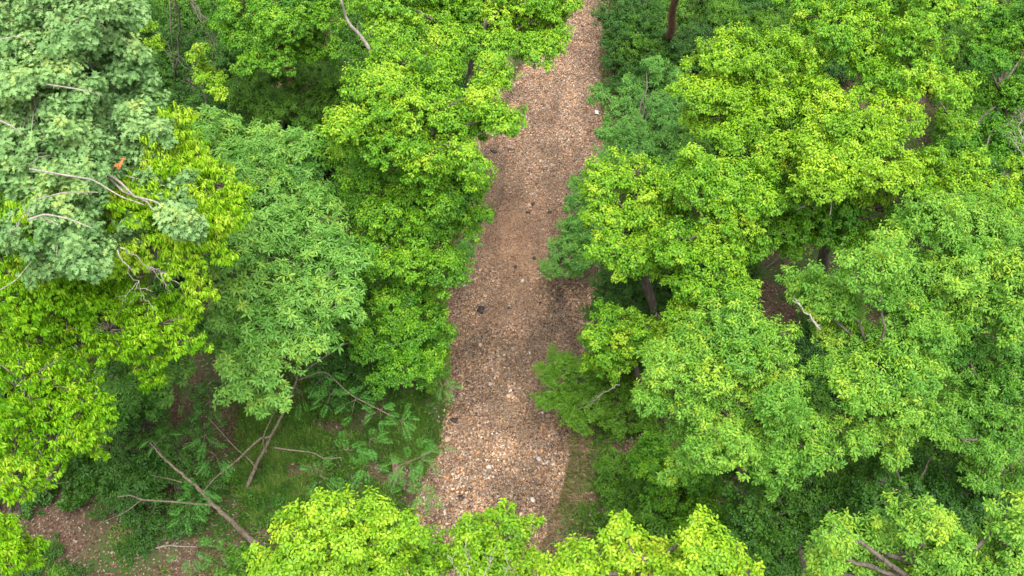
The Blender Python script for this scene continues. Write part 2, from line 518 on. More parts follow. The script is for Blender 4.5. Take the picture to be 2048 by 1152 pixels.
TAN, GRY, WHT, DRK, RST = (0.42, 0.3, 0.19), (0.33, 0.31, 0.3), (0.48, 0.43, 0.36), (0.035, 0.03, 0.028), (0.4, 0.2, 0.09)
for a in [
    (1045, 565, 14, WHT, 'pale cream stone alone in the middle of the creek bed'),
    (1058, 413, 15, TAN, 'tan stone beside the dark clumps upstream in the bed'),
    (894, 880, 18, TAN, 'flat tan stone at the left edge under the grassy bank'),
    (957, 905, 16, RST, 'rusty orange stone left of centre below the bend'),
    (978, 935, 17, WHT, 'pale angular stone in the lower middle of the bed'),
    (1078, 918, 16, GRY, 'grey stone in the ripples near the right bank'),
    (1095, 925, 14, GRY, 'smaller grey stone right of another near the right bank'),
    (1065, 1000, 17, WHT, 'pale upright stone at the end of the thin driftwood stick'),
    (1062, 1020, 14, TAN, 'tan stone just below the pale upright stone'),
    (836, 1035, 24, (0.5, 0.36, 0.24), 'large light brown stone on the left margin above the treetops'),
    (1018, 792, 15, (0.5, 0.33, 0.22), 'pinkish stone in mid bed beside the feathery overhanging shrub'),
    (980, 768, 13, GRY, 'light grey stone in mid bed above the pinkish one'),
    (932, 1000, 14, (0.45, 0.27, 0.2), 'pink stone right of the dark clump low in the bed'),
    (895, 955, 15, RST, 'rust brown stone near the lower left margin'),
    (960, 690, 13, TAN, 'tan stone in the shallows left of centre'),
    (840, 1070, 22, (0.2, 0.12, 0.07), 'dark brown block at the foot of the left margin'),
    (1075, 560, 10, WHT, 'tiny whitish stone right of the cream one'),
    (970, 595, 14, TAN, 'tan stone lying just above the black clump in the shallows')]:
    stone(*a)
for a in [
    (962, 622, 24, 'black sodden leaf clump in the left shallows, widest of all'),
    (1018, 618, 11, 'small black clump right of the widest black clump'),
    (1066, 412, 14, 'black clump touching the tan stone upstream'),
    (1055, 428, 13, 'black clump just below the tan stone upstream'),
    (1100, 428, 18, 'black clump nearest the right bank upstream'),
    (1070, 520, 14, 'dark clump in mid bed above the cream stone'),
    (1032, 537, 14, 'dark clump left of the cream stone'),
    (1075, 540, 10, 'dark speck right of the cream stone'),
    (988, 303, 18, 'black clump on the left of the bed under the bright tree'),
    (1022, 300, 15, 'dark brown clump beside the upstream pool'),
    (1080, 608, 13, 'dark clump beside the pale pool at the right'),
    (925, 1045 - 50, 20, 'black clump low in the bed near the bottom treetops'),
    (907, 840, 18, 'black clump at the left margin below the fern fronds'),
    (935, 765, 15, 'black clump at the upper left of the lower riffle'),
    (900, 955, 12, 'small dark clump low on the left of the bed')]:
    stone(a[0], a[1], a[2], DRK, a[3], 0.35, 'debris', 'leaf_clump')

# ------------------------------------------------------------------ leaves
LEAF = (np.array([(0, 0, 0), (0.32, 0.46, 0.14), (0.72, 0.36, 0.06), (1, 0, -0.12), (0.72, -0.36, 0.06), (0.32, -0.46, 0.14)]),
        [[0, 3, 2, 1], [0, 5, 4, 3]])
LANCE = (np.array([(0, 0, 0), (0.4, 0.5, 0.12), (1, 0, -0.15), (0.4, -0.5, 0.12)]), [[0, 2, 1], [0, 3, 2]])
OAKH = [(0.12, 0.05), (0.22, 0.30), (0.33, 0.10), (0.48, 0.52), (0.58, 0.14), (0.76, 0.38), (0.82, 0.10)]
OAK = (np.array([(0, 0, 0)] + [(a, b, 0.2 * b) for a, b in OAKH] + [(1, 0, -0.1)] + [(a, -b, 0.2 * b) for a, b in OAKH]),
       [[0, 8, 7, 6, 5, 4, 3, 2, 1], [0, 9, 10, 11, 12, 13, 14, 15, 8]])
BLADE = (np.array([(0, 0.5, 0), (0, -0.5, 0), (0.55, 0.3, 0.0), (0.55, -0.3, 0.0), (1, 0, -0.35)]), [[0, 1, 3, 2], [2, 3, 4]])


def leaves_mesh(name, B, D, N, L, W, T, tmpl, mat, attr='tint'):
    sh, faces = tmpl
    K = len(sh)
    n_ = len(B)
    D = norm(D)
    S = norm(np.cross(N, D))
    N2 = np.cross(D, S)
    P = (B[:, None] + D[:, None] * (sh[None, :, 0:1] * L[:, None, None])
         + S[:, None] * (sh[None, :, 1:2] * W[:, None, None])
         + N2[:, None] * (sh[None, :, 2:3] * W[:, None, None] * 1.2))
    lens = np.array([len(f) for f in faces])
    fl = np.concatenate([np.array(f) for f in faces])
    loops = (fl[None] + np.arange(n_)[:, None] * K).ravel()
    st0 = np.concatenate([[0], np.cumsum(lens)[:-1]])
    starts = (st0[None] + np.arange(n_)[:, None] * lens.sum()).ravel()
    if attr == 'tint':
        A = {'tint': np.repeat(np.clip(T, 0, 1), K)}
    else:
        A = {'col': np.concatenate([np.repeat(T, K, 0), np.ones((n_ * K, 1))], 1)}
    return mesh_np(name, P.reshape(-1, 3), loops, starts, mat, A)


# species: leaf length, width, leaves per spray, droop, twig length, sprays per m2, template, material, mean tint, lobe radius
SPEC = {
    'bright':  dict(L=0.125, W=0.07, n=9, droop=.75, tw=.18, den=32, t=LEAF, m='bright', ti=.50, rl=.46),
    'fresh':   dict(L=0.125, W=0.07, n=9, droop=.70, tw=.18, den=32, t=LEAF, m='fresh', ti=.50, rl=.44),
    'droop':   dict(L=0.145, W=0.054, n=11, droop=1.8, tw=.16, den=28, t=LEAF, m='droop', ti=.50, rl=.40),
    'oak':     dict(L=0.22, W=0.18, n=7, droop=.7, tw=.16, den=20, t=OAK, m='oak', ti=.5, rl=.44),
    'hickory': dict(L=.205, W=.066, n=8, droop=.45, tw=.05, den=20, t=LEAF, m='hickory', ti=.5, rl=.50),
    'pale':    dict(L=0.125, W=0.054, n=10, droop=.75, tw=.16, den=34, t=LEAF, m='pale', ti=.5, rl=.44),
    'mid':     dict(L=.13, W=.068, n=9, droop=.6, tw=.16, den=22, t=LEAF, m='mid', ti=.5, rl=.46),
    'midlance': dict(L=.15, W=.052, n=10, droop=.7, tw=.2, den=20, t=LEAF, m='mid', ti=.65, rl=.44),
    'dark':    dict(L=.14, W=.065, n=8, droop=.55, tw=.16, den=20, t=LEAF, m='dark', ti=.55, rl=.46),
    'blue':    dict(L=.15, W=.050, n=10, droop=.5, tw=.14, den=24, t=LEAF, m='blue', ti=.55, rl=.40),
    'fine':    dict(L=.105, W=.05, n=10, droop=.35, tw=.2, den=32, t=LEAF, m='mid', ti=.75, rl=.34),
    'finedark': dict(L=.11, W=.044, n=10, droop=.6, tw=.2, den=28, t=LANCE, m='dark', ti=.6, rl=.36),
    'maple':   dict(L=.20, W=.19, n=5, droop=.2, tw=.14, den=14, t=OAK, m='mid', ti=.3, rl=.4),
}
CAMDIR = norm(np.array([0, -CP, SP]))


def sphere_dirs(n_):
    d = norm(rng.normal(size=(n_, 3)))
    return d


def spray_leaves(P, A, sp, tsh):
    """sprays at P pointing along A -> leaf arrays"""
    n_, k = len(P), sp['n']
    A = norm(A)
    ref = np.where(np.abs(A[:, 2:3]) > 0.9, np.array([[1.0, 0, 0]]), np.array([[0, 0, 1.0]]))
    E1 = norm(np.cross(A, ref))
    E2 = np.cross(A, E1)
    ph = (np.arange(k)[None] * 2.39996 + rng.random((n_, 1)) * 6.28 + rng.normal(0, .25, (n_, k)))
    f = (np.arange(k)[None] / k) * np.ones((n_, 1))           # 0 base .. 1 tip
    rad = np.cos(ph)[..., None] * E1[:, None] + np.sin(ph)[..., None] * E2[:, None]
    D = rad * (1.0 - 0.35 * f[..., None]) + A[:, None] * (0.15 + 0.55 * f[..., None])
    D[..., 2] -= sp['droop'] * rng.uniform(.5, 1.4, (n_, k))
    D = norm(D + rng.normal(0, .11, D.shape))
    B = P[:, None] + A[:, None] * ((f - 0.6) * sp['tw'])[..., None] + rad * 0.012
    N = norm(A[:, None] * 0.7 + np.array([0, 0, 0.75]) + rng.normal(0, .18, D.shape))
    L = sp['L'] * rng.uniform(.7, 1.2, (n_, 1)) * rng.uniform(.7, 1.1, (n_, k)) * (1 - 0.3 * f ** 2)
    W = L * sp['W'] / sp['L'] * rng.uniform(.85, 1.1, (n_, k))
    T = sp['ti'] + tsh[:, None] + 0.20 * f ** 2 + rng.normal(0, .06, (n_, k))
    return [a.reshape(-1, *a.shape[2:]) for a in (B, D, N, L, W, T)]


def foliage(boughs, sp, seed_t=0.0, open_=1.0):
    """boughs: list of (centre, R); returns merged leaf arrays and lobe centres"""
    out_, lobes = [], []
    for C, R in boughs:
        rl0 = min(sp['rl'], R * 0.75)
        nl = max(4, int(open_ * 4 * math.pi * R * R * 0.8 / (math.pi * rl0 * rl0) * 0.78))
        cand = sphere_dirs(nl * 6)
        facing = cand @ CAMDIR
        pr = np.where(cand[:, 2] < -0.45, 0.10, np.where(facing > -0.15, 1.0, 0.35))
        cand = cand[rng.random(len(cand)) < pr]
        sel = []
        mind = 1.5 * rl0 / max(R, rl0)
        for c in cand:
            if all(np.dot(c - s, c - s) > mind * mind for s in sel):
                sel.append(c)
            if len(sel) >= nl:
                break
        for c in sel:
            r = rl0 * rng.choice([.55, .8, 1.05, 1.3])
            p_ = C + c * R * np.array([1, 1, .8]) * rng.uniform(.45, 1.08)
            lobes.append((p_, r, c, R))
            if rng.random() < 0.8:                                # a leading shoot above or outside the lobe
                dd = norm(c * 0.7 + np.array([0, 0, .7]) + rng.normal(0, .3, 3))
                lobes.append((p_ + dd * r * 1.15, r * rng.uniform(.25, .5), c, R))
            if rng.random() < .5:
                dd = norm(c * 1.0 + rng.normal(0, .4, 3) - np.array([0, 0, .25]))
                lobes.append((p_ + dd * r * 1.15, r * rng.uniform(.25, .45), c, R))
        # inner fill
        for _ in range(max(1, int(R * 2.2))):
            p_ = C + rng.normal(0, .28, 3) * R
            lobes.append((p_, rl0, np.array([0, 0, 1.]), R))
    for (p_, r, c, R) in lobes:
        ns = max(4, int(4 * math.pi * r * r * .72 * sp['den']))
        d = sphere_dirs(ns * 2)
        keep_ = rng.random(len(d)) < np.where(d[:, 2] < -.25, .10, np.where(d @ CAMDIR > -.2, 1., .5))
        d = d[keep_][:ns]
        rad = r * (rng.uniform(.60, 1.18, len(d)) * (1 + .25 * (rng.random(len(d)) < .1)))
        P = p_ + d * rad[:, None] * np.array([1, 1, .66])
        A = norm(d * .7 + c * .35 + np.array([0, 0, .45]) + rng.normal(0, .25, d.shape))
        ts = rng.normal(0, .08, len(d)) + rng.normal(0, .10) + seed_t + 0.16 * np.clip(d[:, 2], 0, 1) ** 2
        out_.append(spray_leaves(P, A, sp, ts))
    return [np.concatenate([o[i] for o in out_]) for i in range(6)], lobes


# ------------------------------------------------------------------ wood
class Wood:
    def __init__(self):
        self.V, self.F, self.n = [], [], 0

    def tube(self, pts, radii, sides=7):
        pts = np.array(pts, float)
        m_ = len(pts)
        tan = norm(np.gradient(pts, axis=0))
        up = np.array([0.13, 0.27, 0.95])
        for k in range(m_):
            s = np.cross(tan[k], up)
            if np.linalg.norm(s) < .1:
                s = np.cross(tan[k], [1, 0, 0])
            s = s / np.linalg.norm(s)
            t2 = np.cross(tan[k], s)
            a = np.arange(sides) * 2 * np.pi / sides
            rr = radii[k] * (1 + .08 * rng.normal(size=sides))
            self.V.append(pts[k] + (np.cos(a)[:, None] * s + np.sin(a)[:, None] * t2) * rr[:, None])
        b = self.n
        for k in range(m_ - 1):
            for j in range(sides):
                self.F.append((b + k * sides + j, b + k * sides + (j + 1) % sides, b + (k + 1) * sides + (j + 1) % sides, b + (k + 1) * sides + j))
        self.F.append(tuple(b + (m_ - 1) * sides + j for j in range(sides)))
        self.F.append(tuple(b + j for j in reversed(range(sides))))
        self.n += m_ * sides

    def limb(self, a, b, r0, r1, sag=0.1, wob=0.05, seg=7, sides=6):
        a, b = np.array(a, float), np.array(b, float)
        L = np.linalg.norm(b - a)
        t = np.linspace(0, 1, seg)[:, None]
        P = a * (1 - t) + b * t
        P[:, 2] += (np.sin(t[:, 0] * np.pi)) * sag * L
        P[1:-1] += rng.normal(0, wob * L / 3, (seg - 2, 3))
        self.tube(P, np.linspace(r0, r1, seg), sides)
        return P

    def build(self, name, mat, parent=None, origin=(0, 0, 0)):
        V = np.concatenate(self.V) - np.array(origin)
        me_ = bpy.data.meshes.new(name)
        me_.from_pydata([tuple(v) for v in V], [], self.F)
        me_.polygons.foreach_set('use_smooth', np.ones(len(self.F), bool))
        me_.update()
        me_.materials.append(mat)
        return link(name, me_, parent)


def twigs(w_, a, b, r, n_=6, ln=0.5, depth=2):
    r = r * (.75 if depth > 1 else 1)
    """a bare branch that forks into fine twigs"""
    P = w_.limb(a, b, r, r * .3, .05, .12, 9, 5)
    L = np.linalg.norm(P[-1] - P[0])
    d0 = norm(P[-1] - P[0])
    for k in range(n_):
        i_ = int(rng.integers(3, 9))
        dd = norm(d0 + rng.normal(0, .65, 3))
        e = P[i_] + dd * L * ln * rng.uniform(.5, 1)
        if depth > 1:
            twigs(w_, P[i_], e, r * .5, max(2, n_ - 3), ln, depth - 1)
        else:
            w_.limb(P[i_], e, r * .4, r * .15, .05, .15, 5, 4)


def tree(name, label, cat, species, h, boughs, base=None, group=None, r_tr=None, bark='bark', drop=.008, dt=0.0, open_=1.0, parts=None):
    sp = SPEC[species]
    vmin = min(b[1] for b in boughs)
    bl = []
    for b in boughs:
        hh = b[3] if len(b) > 3 else max(h * .35, h - drop * (b[1] - vmin))
        if len(b) < 4 and h > 5:
            hh += float(rng.normal(0, .4))
        c = at(b[0], b[1], hh)
        bl.append((c, max(.25, b[2] * mpp(c))))
    cs = np.array([c for c, _ in bl])
    if base is None:
        bx, by = cs[:, 0].mean(), cs[:, 1].mean() + 0.3
    else:
        bx, by = at(base[0], base[1], .6)[:2]
    L, R = float(edge_l(by)), float(edge_r(by))
    if L - .7 < bx < R + .7:
        bx = L - 1.2 if abs(bx - L) < abs(bx - R) else R + 1.2
    bz = float(ground(bx, by))
    o = empty(name, (bx, by, bz), label, cat, group)
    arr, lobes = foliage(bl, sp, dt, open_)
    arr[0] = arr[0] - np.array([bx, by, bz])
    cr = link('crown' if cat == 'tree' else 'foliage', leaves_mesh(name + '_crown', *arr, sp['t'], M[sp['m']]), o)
    # trunk, limbs to every bough, branchlets to every lobe
    w_ = Wood()
    top = cs.mean(0)
    base_p = np.array([bx, by, bz - .15])
    r0 = r_tr or max(.05, .018 * h)
    fork = base_p + (top - base_p) * np.array([.84, .84, .88])
    if cat == 'shrub':
        fork = base_p + (top - base_p) * .25
        r0 = .04
    w_.limb(base_p, fork, r0 * 1.15, r0 * .75, 0, .02, 8, 10)
    w_.limb(fork, top, r0 * .75, r0 * .35, 0, .03, 6, 8)
    for c, R_ in bl:
        w_.limb(fork if np.linalg.norm(c - fork) < np.linalg.norm(c - top) * 1.6 else (fork + top) / 2, c, r0 * .34, r0 * .14, .06, .05, 8, 6)
        near = [l for l in lobes if np.linalg.norm(l[0] - c) < R_ * 1.3]
        for l in near:
            if rng.random() < .75:
                w_.limb(c, l[0] + norm(l[0] - c) * .1, max(.012, r0 * .14), .006, .05, .08, 5, 4)
    w_.build('trunk', M['palebark' if species == 'oak' else bark], o, (bx, by, bz))
    return o


# ------------------------------------------------------------------ trees of the left bank
TR = 'tree'
oak = tree('oak_tree', 'big grey-green oak with large lobed leaves filling the top left corner', TR, 'oak', 16, [
    (50, 50, 110), (170, 40, 100), (250, 30, 45), (230, 150, 70), (70, 180, 110), (190, 230, 90), (290, 240, 50), (270, 310, 60), (130, 310, 90),
    (20, 330, 70), (320, 370, 42), (230, 420, 75), (110, 440, 75), (345, 440, 36), (385, 445, 22), (20, 470, 45), (170, 520, 42), (90, 530, 40)],
    base=(-150, 700), r_tr=.12, drop=.006, dt=.02, open_=.8)
tree('broadleaf_tree', 'yellow-green tree with drooping leaves showing between the oak and the narrow-leaved tree', TR, 'droop', 13.6, [
    (320, 280, 50), (370, 350, 60), (400, 400, 45), (430, 400, 45), (330, 330, 40), (345, 285, 40, 13.8), (400, 330, 42, 13.5), (445, 375, 34, 13.2), (425, 430, 40, 12.9), (385, 470, 36, 12.7), (465, 385, 22), (450, 440, 30), (390, 450, 45), (390, 520, 38), (395, 580, 28), (240, 320, 60), (140, 400, 70), (280, 400, 60), (60, 420, 50), (250, 500, 50)],
    base=(200, 900), drop=.004, dt=.2, open_=1.2)
tree('broadleaf_tree', 'drooping yellow-green tree directly below the oak, its boughs reaching to the dark gap', TR, 'droop', 11.3, [
    (40, 580, 70), (140, 590, 70), (240, 590, 60), (330, 600, 35), (370, 630, 30), (360, 680, 38), (290, 700, 45), (300, 740, 32), (220, 660, 55), (50, 670, 70), (130, 680, 60), (310, 650, 45)],
    base=(90, 1000), drop=.006)
tree('broadleaf_tree', 'drooping yellow-green tree hanging down the lower left edge of the view', TR, 'droop', 10.6, [
    (50, 770, 75), (140, 790, 55), (190, 800, 32), (60, 860, 65), (130, 850, 50), (180, 880, 28), (140, 900, 24), (90, 930, 40), (20, 960, 50), (20, 1060, 40), (50, 1110, 40), (10, 1140, 50)],
    base=(-120, 1120), drop=.004)
tree('hickory_tree', 'green hickory with narrow leaflets, its rounded top just right of the oak', TR, 'hickory', 9.0, [
    (400, 270, 35), (450, 290, 50), (540, 300, 60), (600, 350, 55), (490, 360, 65), (560, 400, 60), (630, 410, 32), (420, 330, 40), (610, 300, 30)],
    base=(450, 700), dt=.04)
tree('hickory_tree', 'large green hickory of narrow leaflets left of the creek, drooping to the clearing', TR, 'hickory', 9.2, [
    (470, 480, 50), (550, 470, 70), (640, 490, 65), (695, 530, 38), (500, 570, 65), (600, 570, 70), (690, 600, 40), (460, 620, 45), (550, 660, 60), (630, 680, 42), (440, 690, 28),
    (470, 720, 32), (530, 740, 42), (480, 770, 28), (560, 790, 22), (520, 810, 24)],
    base=(440, 780), dt=.05)
tree('hickory_tree', 'shaded hickory showing under the drooping yellow-green boughs', TR, 'hickory', 6.8, [
    (230, 740, 50), (300, 770, 42), (340, 730, 35), (210, 700, 40), (260, 800, 38), (270, 540, 60), (330, 520, 50), (400, 650, 25), (200, 830, 32), (240, 735, 40, 7.6)],
    base=(230, 900), dt=-.10)
tree('broadleaf_tree', 'shaded dark tree in the top left gap behind the bare hanging twigs', TR, 'mid', 5.0, [
    (310, 150, 50), (330, 210, 50), (400, 220, 50), (290, 60, 50), (440, 120, 45), (440, 230, 40), (360, 260, 40), (460, 30, 40)], dt=-.2)
tree('sapling', 'spindly bright sapling in the dark gap beside the bare twigs', TR, 'fresh', 7.5, [
    (408, 95, 11), (392, 120, 12), (400, 150, 14), (430, 160, 10), (435, 185, 9), (415, 135, 10), (290, 50, 12), (310, 90, 9)], r_tr=.04, open_=.7)
tree('broadleaf_tree', 'green tree at the top above a bare brown trunk, left of the bright creekside crowns', TR, 'bright', 9.4, [
    (490, 30, 48), (560, 40, 55), (640, 40, 50), (610, 95, 38), (500, 90, 40), (540, 110, 30), (670, 100, 30), (540, -20, 50), (640, -20, 50), (480, 140, 16)],
    base=(600, 300), r_tr=.20, bark='redbark', dt=-.06)
tree('broadleaf_tree', 'glossy narrow-leaved tree around the brown trunk in the upper left', TR, 'midlance', 5.6, [
    (510, 170, 42), (590, 165, 48), (640, 200, 42), (560, 220, 50), (480, 200, 34), (610, 240, 30), (510, 240, 34), (660, 150, 25)], base=(560, 330), dt=.02)
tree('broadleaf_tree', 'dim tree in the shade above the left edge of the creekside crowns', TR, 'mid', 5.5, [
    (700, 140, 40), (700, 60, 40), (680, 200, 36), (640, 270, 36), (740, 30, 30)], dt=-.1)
tree('broadleaf_tree', 'bright tree at the top centre whose boughs reach over the creek', TR, 'bright', 11.0, [
    (950, 30, 65), (1040, 30, 65), (1110, 40, 40), (860, 30, 65), (780, 50, 50), (1060, 95, 36), (990, 90, 50), (1135, 15, 22), (1100, 90, 24), (760, -20, 60), (900, -20, 60), (1040, -20, 50), (910, 90, 50)],
    base=(900, 480), dt=.08, r_tr=.2)
tree('broadleaf_tree', 'tall bright yellow-green tree on the left bank with the widest rounded crown', TR, 'bright', 11.8, [
    (790, 130, 55), (870, 160, 65), (950, 180, 50), (740, 190, 38), (820, 230, 65), (920, 250, 60), (990, 240, 35), (690, 245, 35), (750, 280, 50), (860, 320, 50), (1015, 245, 16), (950, 310, 35), (990, 150, 32), (660, 255, 16)],
    base=(850, 640), dt=.12, r_tr=.15)
tree('broadleaf_tree', 'green tree below the widest left bank crown, its boughs pointing at the creek', TR, 'bright', 8.6, [
    (680, 310, 38), (720, 360, 50), (800, 380, 60), (880, 400, 55), (940, 370, 26), (760, 440, 60), (850, 460, 60), (930, 440, 36), (970, 432, 16), (820, 520, 55), (890, 520, 40), (740, 520, 34), (900, 350, 40)],
    base=(820, 730), dt=-.04, r_tr=.17)
tree('broadleaf_tree', 'lowest green tree on the left bank, small leaved and hugging the creek edge', TR, 'bright', 5.2, [
    (780, 590, 55), (850, 600, 42), (730, 620, 40), (800, 660, 60), (860, 660, 34), (740, 690, 40), (800, 740, 40), (850, 730, 30), (875, 620, 18)],
    base=(810, 770), dt=-.12, r_tr=.12)
tree('shrub', 'small grey-green shrub leaning over the gravel above the left shallows', 'shrub', 'blue', 2.2, [(925, 500, 20), (915, 540, 18), (940, 480, 12)], dt=.1)
tree('shrub', 'yellow-green shrub at the water edge below the lowest left bank tree', 'shrub', 'mid', 1.6, [(878, 700, 14), (870, 740, 20), (880, 725, 12), (855, 765, 22)], dt=.35)
tree('shrub', 'deep green shrub behind the mimosa fronds in the clearing', 'shrub', 'dark', 3.0, [(690, 720, 50), (740, 760, 40), (650, 760, 30), (700, 800, 32)], dt=.1)

# ------------------------------------------------------------------ bottom row
tree('broadleaf_tree', 'bright young tree at the bottom, in front of the grassy clearing', TR, 'fresh', 9.5, [
    (650, 1030, 38), (720, 1025, 42), (775, 1030, 34), (690, 1090, 65), (600, 1090, 45), (780, 1100, 52), (550, 1130, 40), (820, 1050, 16), (640, 1140, 60), (740, 1160, 60)],
    base=(700, 1500), dt=.05)
tree('broadleaf_tree', 'small green tree at the bottom covering the left margin of the gravel', TR, 'fresh', 8.0, [
    (850, 1105, 26), (875, 1125, 28), (840, 1150, 34)], base=(780, 1500), dt=-.12)
tree('broadleaf_tree', 'pointed green treetop at the bottom, standing over the gravel bed', TR, 'fresh', 8.6, [
    (1005, 1030, 14), (990, 1060, 30), (940, 1065, 26), (1000, 1100, 42), (930, 1110, 34), (1050, 1062, 13), (960, 1150, 50), (1020, 1050, 20)], base=(850, 1500), dt=-.06)
tree('broadleaf_tree', 'brightest yellow-green tree at the bottom right of the creek', TR, 'fresh', 10.6, [
    (1235, 1055, 26), (1250, 1100, 46), (1160, 1130, 40), (1200, 1150, 50), (1310, 1125, 40), (1390, 1070, 34), (1420, 1110, 48), (1100, 1142, 28), (1475, 1115, 22), (1360, 1150, 50)],
    base=(1250, 1500), dt=.14)

# ------------------------------------------------------------------ right bank
tree('shrub', 'dark shrub thicket on the far right bank beside the top of the creek', 'shrub', 'dark', 2.6, [
    (1240, 40, 42), (1290, 90, 40), (1235, 110, 34), (1250, 160, 30), (1215, 80, 16), (1260, 0, 40), (1210, 180, 16)], dt=.1)
tree('broadleaf_tree', 'tree with a bare reddish trunk leaving the top edge of the view', TR, 'mid', 9.0, [
    (1390, -80, 50), (1320, -95, 50), (1350, -60, 36), (1395, 5, 22, 6.0)], base=(1325, 120), r_tr=.19, bark='redbark', dt=-.05)
tree('shrub', 'dark green bushes below the reddish trunk at the top right', 'shrub', 'dark', 3.0, [
    (1370, 110, 34), (1320, 130, 30), (1420, 70, 26), (1400, 90, 34), (1300, 30, 22), (1350, 85, 30), (1325, 75, 20)], dt=.1)
tree('shrub', 'low dark bushes in the gap behind the upright shoots at the top', 'shrub', 'finedark', 1.8, [(1450, 30, 34), (1500, 60, 30), (1550, 20, 26), (1480, -10, 34), (1420, 10, 30), (1530, 75, 22)], dt=.1, open_=.6)
tree('broadleaf_tree', 'bluish green narrow-leaved tree right of the upper gravel bed', TR, 'blue', 6.0, [
    (1300, 190, 42), (1240, 220, 34), (1340, 240, 42), (1270, 290, 45), (1200, 190, 16), (1215, 260, 22), (1330, 310, 42), (1230, 320, 26), (1360, 170, 26), (1300, 130, 18)],
    dt=.12)
tree('broadleaf_tree', 'bright tree with upright leading shoots at the upper right', TR, 'fresh', 10.6, [
    (1440, 110, 40), (1530, 120, 50), (1590, 130, 42), (1405, 195, 36), (1480, 190, 55), (1450, 70, 13), (1560, 220, 45), (1400, 240, 32), (1640, 190, 32), (1490, 260, 42), (1395, 120, 15), (1625, 160, 24)],
    base=(1450, 620), dt=.0)
tree('broadleaf_tree', 'bright yellow-tipped tree in the centre of the right hand woods', TR, 'fresh', 10.4, [
    (1650, 230, 42), (1720, 270, 55), (1780, 230, 42), (1700, 330, 50), (1790, 300, 45), (1800, 360, 36), (1620, 290, 42), (1640, 360, 42), (1740, 380, 40), (1550, 310, 45), (1680, 200, 24)],
    base=(1700, 700), dt=.06)
tree('broadleaf_tree', 'tall bright broad-leaved tree along the top edge at the right', TR, 'bright', 11.5, [
    (1600, 20, 42), (1680, 40, 60), (1770, 20, 50), (1840, 90, 60), (1740, 110, 60), (1660, 100, 45), (1860, 180, 55), (1780, 180, 45), (1900, 240, 32), (1870, 10, 50), (1950, 5, 35), (1700, -30, 60), (1850, -40, 60)],
    base=(1760, 420), dt=.1, r_tr=.15)
tree('broadleaf_tree', 'duller green tree against the upper right edge of the view', TR, 'bright', 8.6, [
    (1960, 120, 42), (2010, 110, 42), (1990, 190, 45), (1940, 270, 42), (2020, 280, 48), (2000, 50, 40), (2040, 190, 42), (1900, 310, 38), (1960, 340, 40), (2040, 10, 45), (2060, 60, 45), (2040, -40, 50)],
    base=(2000, 500), dt=-.18)
tree('broadleaf_tree', 'shaded green tree under the yellow-tipped crown at the right', TR, 'bright', 7.6, [
    (1600, 400, 50), (1550, 440, 45), (1670, 420, 50), (1740, 460, 45), (1620, 460, 34), (1820, 430, 42), (1870, 380, 36), (1700, 490, 30), (1560, 380, 40), (1520, 480, 34), (1590, 480, 26)],
    base=(1640, 585), dt=-.12, r_tr=.17)
tree('broadleaf_tree', 'small yellow-green crown near the right edge above the pale tree', TR, 'fresh', 9.4, [
    (1940, 330, 26), (1920, 370, 34), (1980, 390, 34), (1870, 310, 22), (1860, 350, 30), (2040, 330, 20), (2030, 420, 32), (1880, 400, 30)], base=(1930, 640), dt=-.05)
tree('broadleaf_tree', 'bright spreading tree leaning over the right side of the creek', TR, 'bright', 8.8, [
    (1210, 360, 34), (1270, 350, 38), (1210, 420, 34), (1270, 430, 50), (1220, 480, 34), (1290, 510, 50), (1330, 420, 40), (1250, 540, 30), (1180, 370, 13), (1185, 430, 16), (1290, 325, 14)],
    base=(1330, 720), dt=.14)
tree('broadleaf_tree', 'bright layered tree just right of the one leaning over the creek', TR, 'bright', 9.6, [
    (1400, 330, 40), (1460, 360, 48), (1400, 400, 48), (1480, 430, 48), (1430, 490, 60), (1400, 570, 50), (1360, 630, 34), (1470, 570, 36), (1385, 305, 16), (1350, 480, 40), (1520, 400, 34), (1340, 370, 26)],
    base=(1480, 720), dt=.1)
tree('shrub', 'dark green overhanging shrub at the narrowest visible part of the creek', 'shrub', 'blue', 3.0, [
    (1130, 470, 28), (1120, 520, 28), (1165, 440, 28), (1180, 510, 34), (1150, 400, 20), (1140, 540, 20), (1160, 365, 20), (1185, 470, 30)], base=(1225, 560), dt=.12)
tree('shrub', 'deep shaded shrub under the tree that leans over the creek', 'shrub', 'dark', 3.4, [
    (1225, 570, 36), (1270, 590, 42), (1205, 590, 18), (1310, 600, 42), (1230, 630, 34), (1300, 640, 36), (1200, 620, 22), (1340, 600, 40)], dt=.15)
tree('broadleaf_tree', 'small bright tree beside the creek above the feathery shrub', TR, 'bright', 5.6, [
    (1230, 650, 36), (1280, 690, 42), (1210, 700, 32), (1310, 670, 38), (1190, 680, 20), (1260, 625, 16), (1320, 730, 32), (1230, 740, 26), (1180, 730, 12), (1345, 690, 26)],
    base=(1290, 820), dt=.08)
tree('shrub', 'feathery fine-leaved shrub reaching over the creek from the right bank', 'shrub', 'fine', 2.3, [
    (1140, 740, 32), (1180, 790, 46), (1250, 800, 42), (1140, 800, 26), (1110, 715, 11), (1160, 840, 30), (1230, 845, 38), (1090, 745, 9), (1105, 750, 11), (1085, 800, 8), (1100, 797, 11), (1200, 740, 30), (1290, 840, 26)],
    base=(1210, 850), dt=.1)
tree('broadleaf_tree', 'large pale green tree low on the right, fullest crown nearest the creek', TR, 'pale', 11.6, [
    (1470, 640, 40), (1390, 700, 46), (1330, 740, 38), (1460, 720, 60), (1550, 680, 42), (1570, 740, 34), (1320, 810, 38), (1400, 810, 60), (1490, 810, 66), (1560, 800, 48), (1600, 870, 40), (1450, 880, 50), (1380, 880, 40), (1640, 910, 34), (1540, 890, 48), (1640, 860, 30), (1360, 940, 26), (1440, 625, 20)],
    base=(1500, 1350), dt=.05, r_tr=.15)
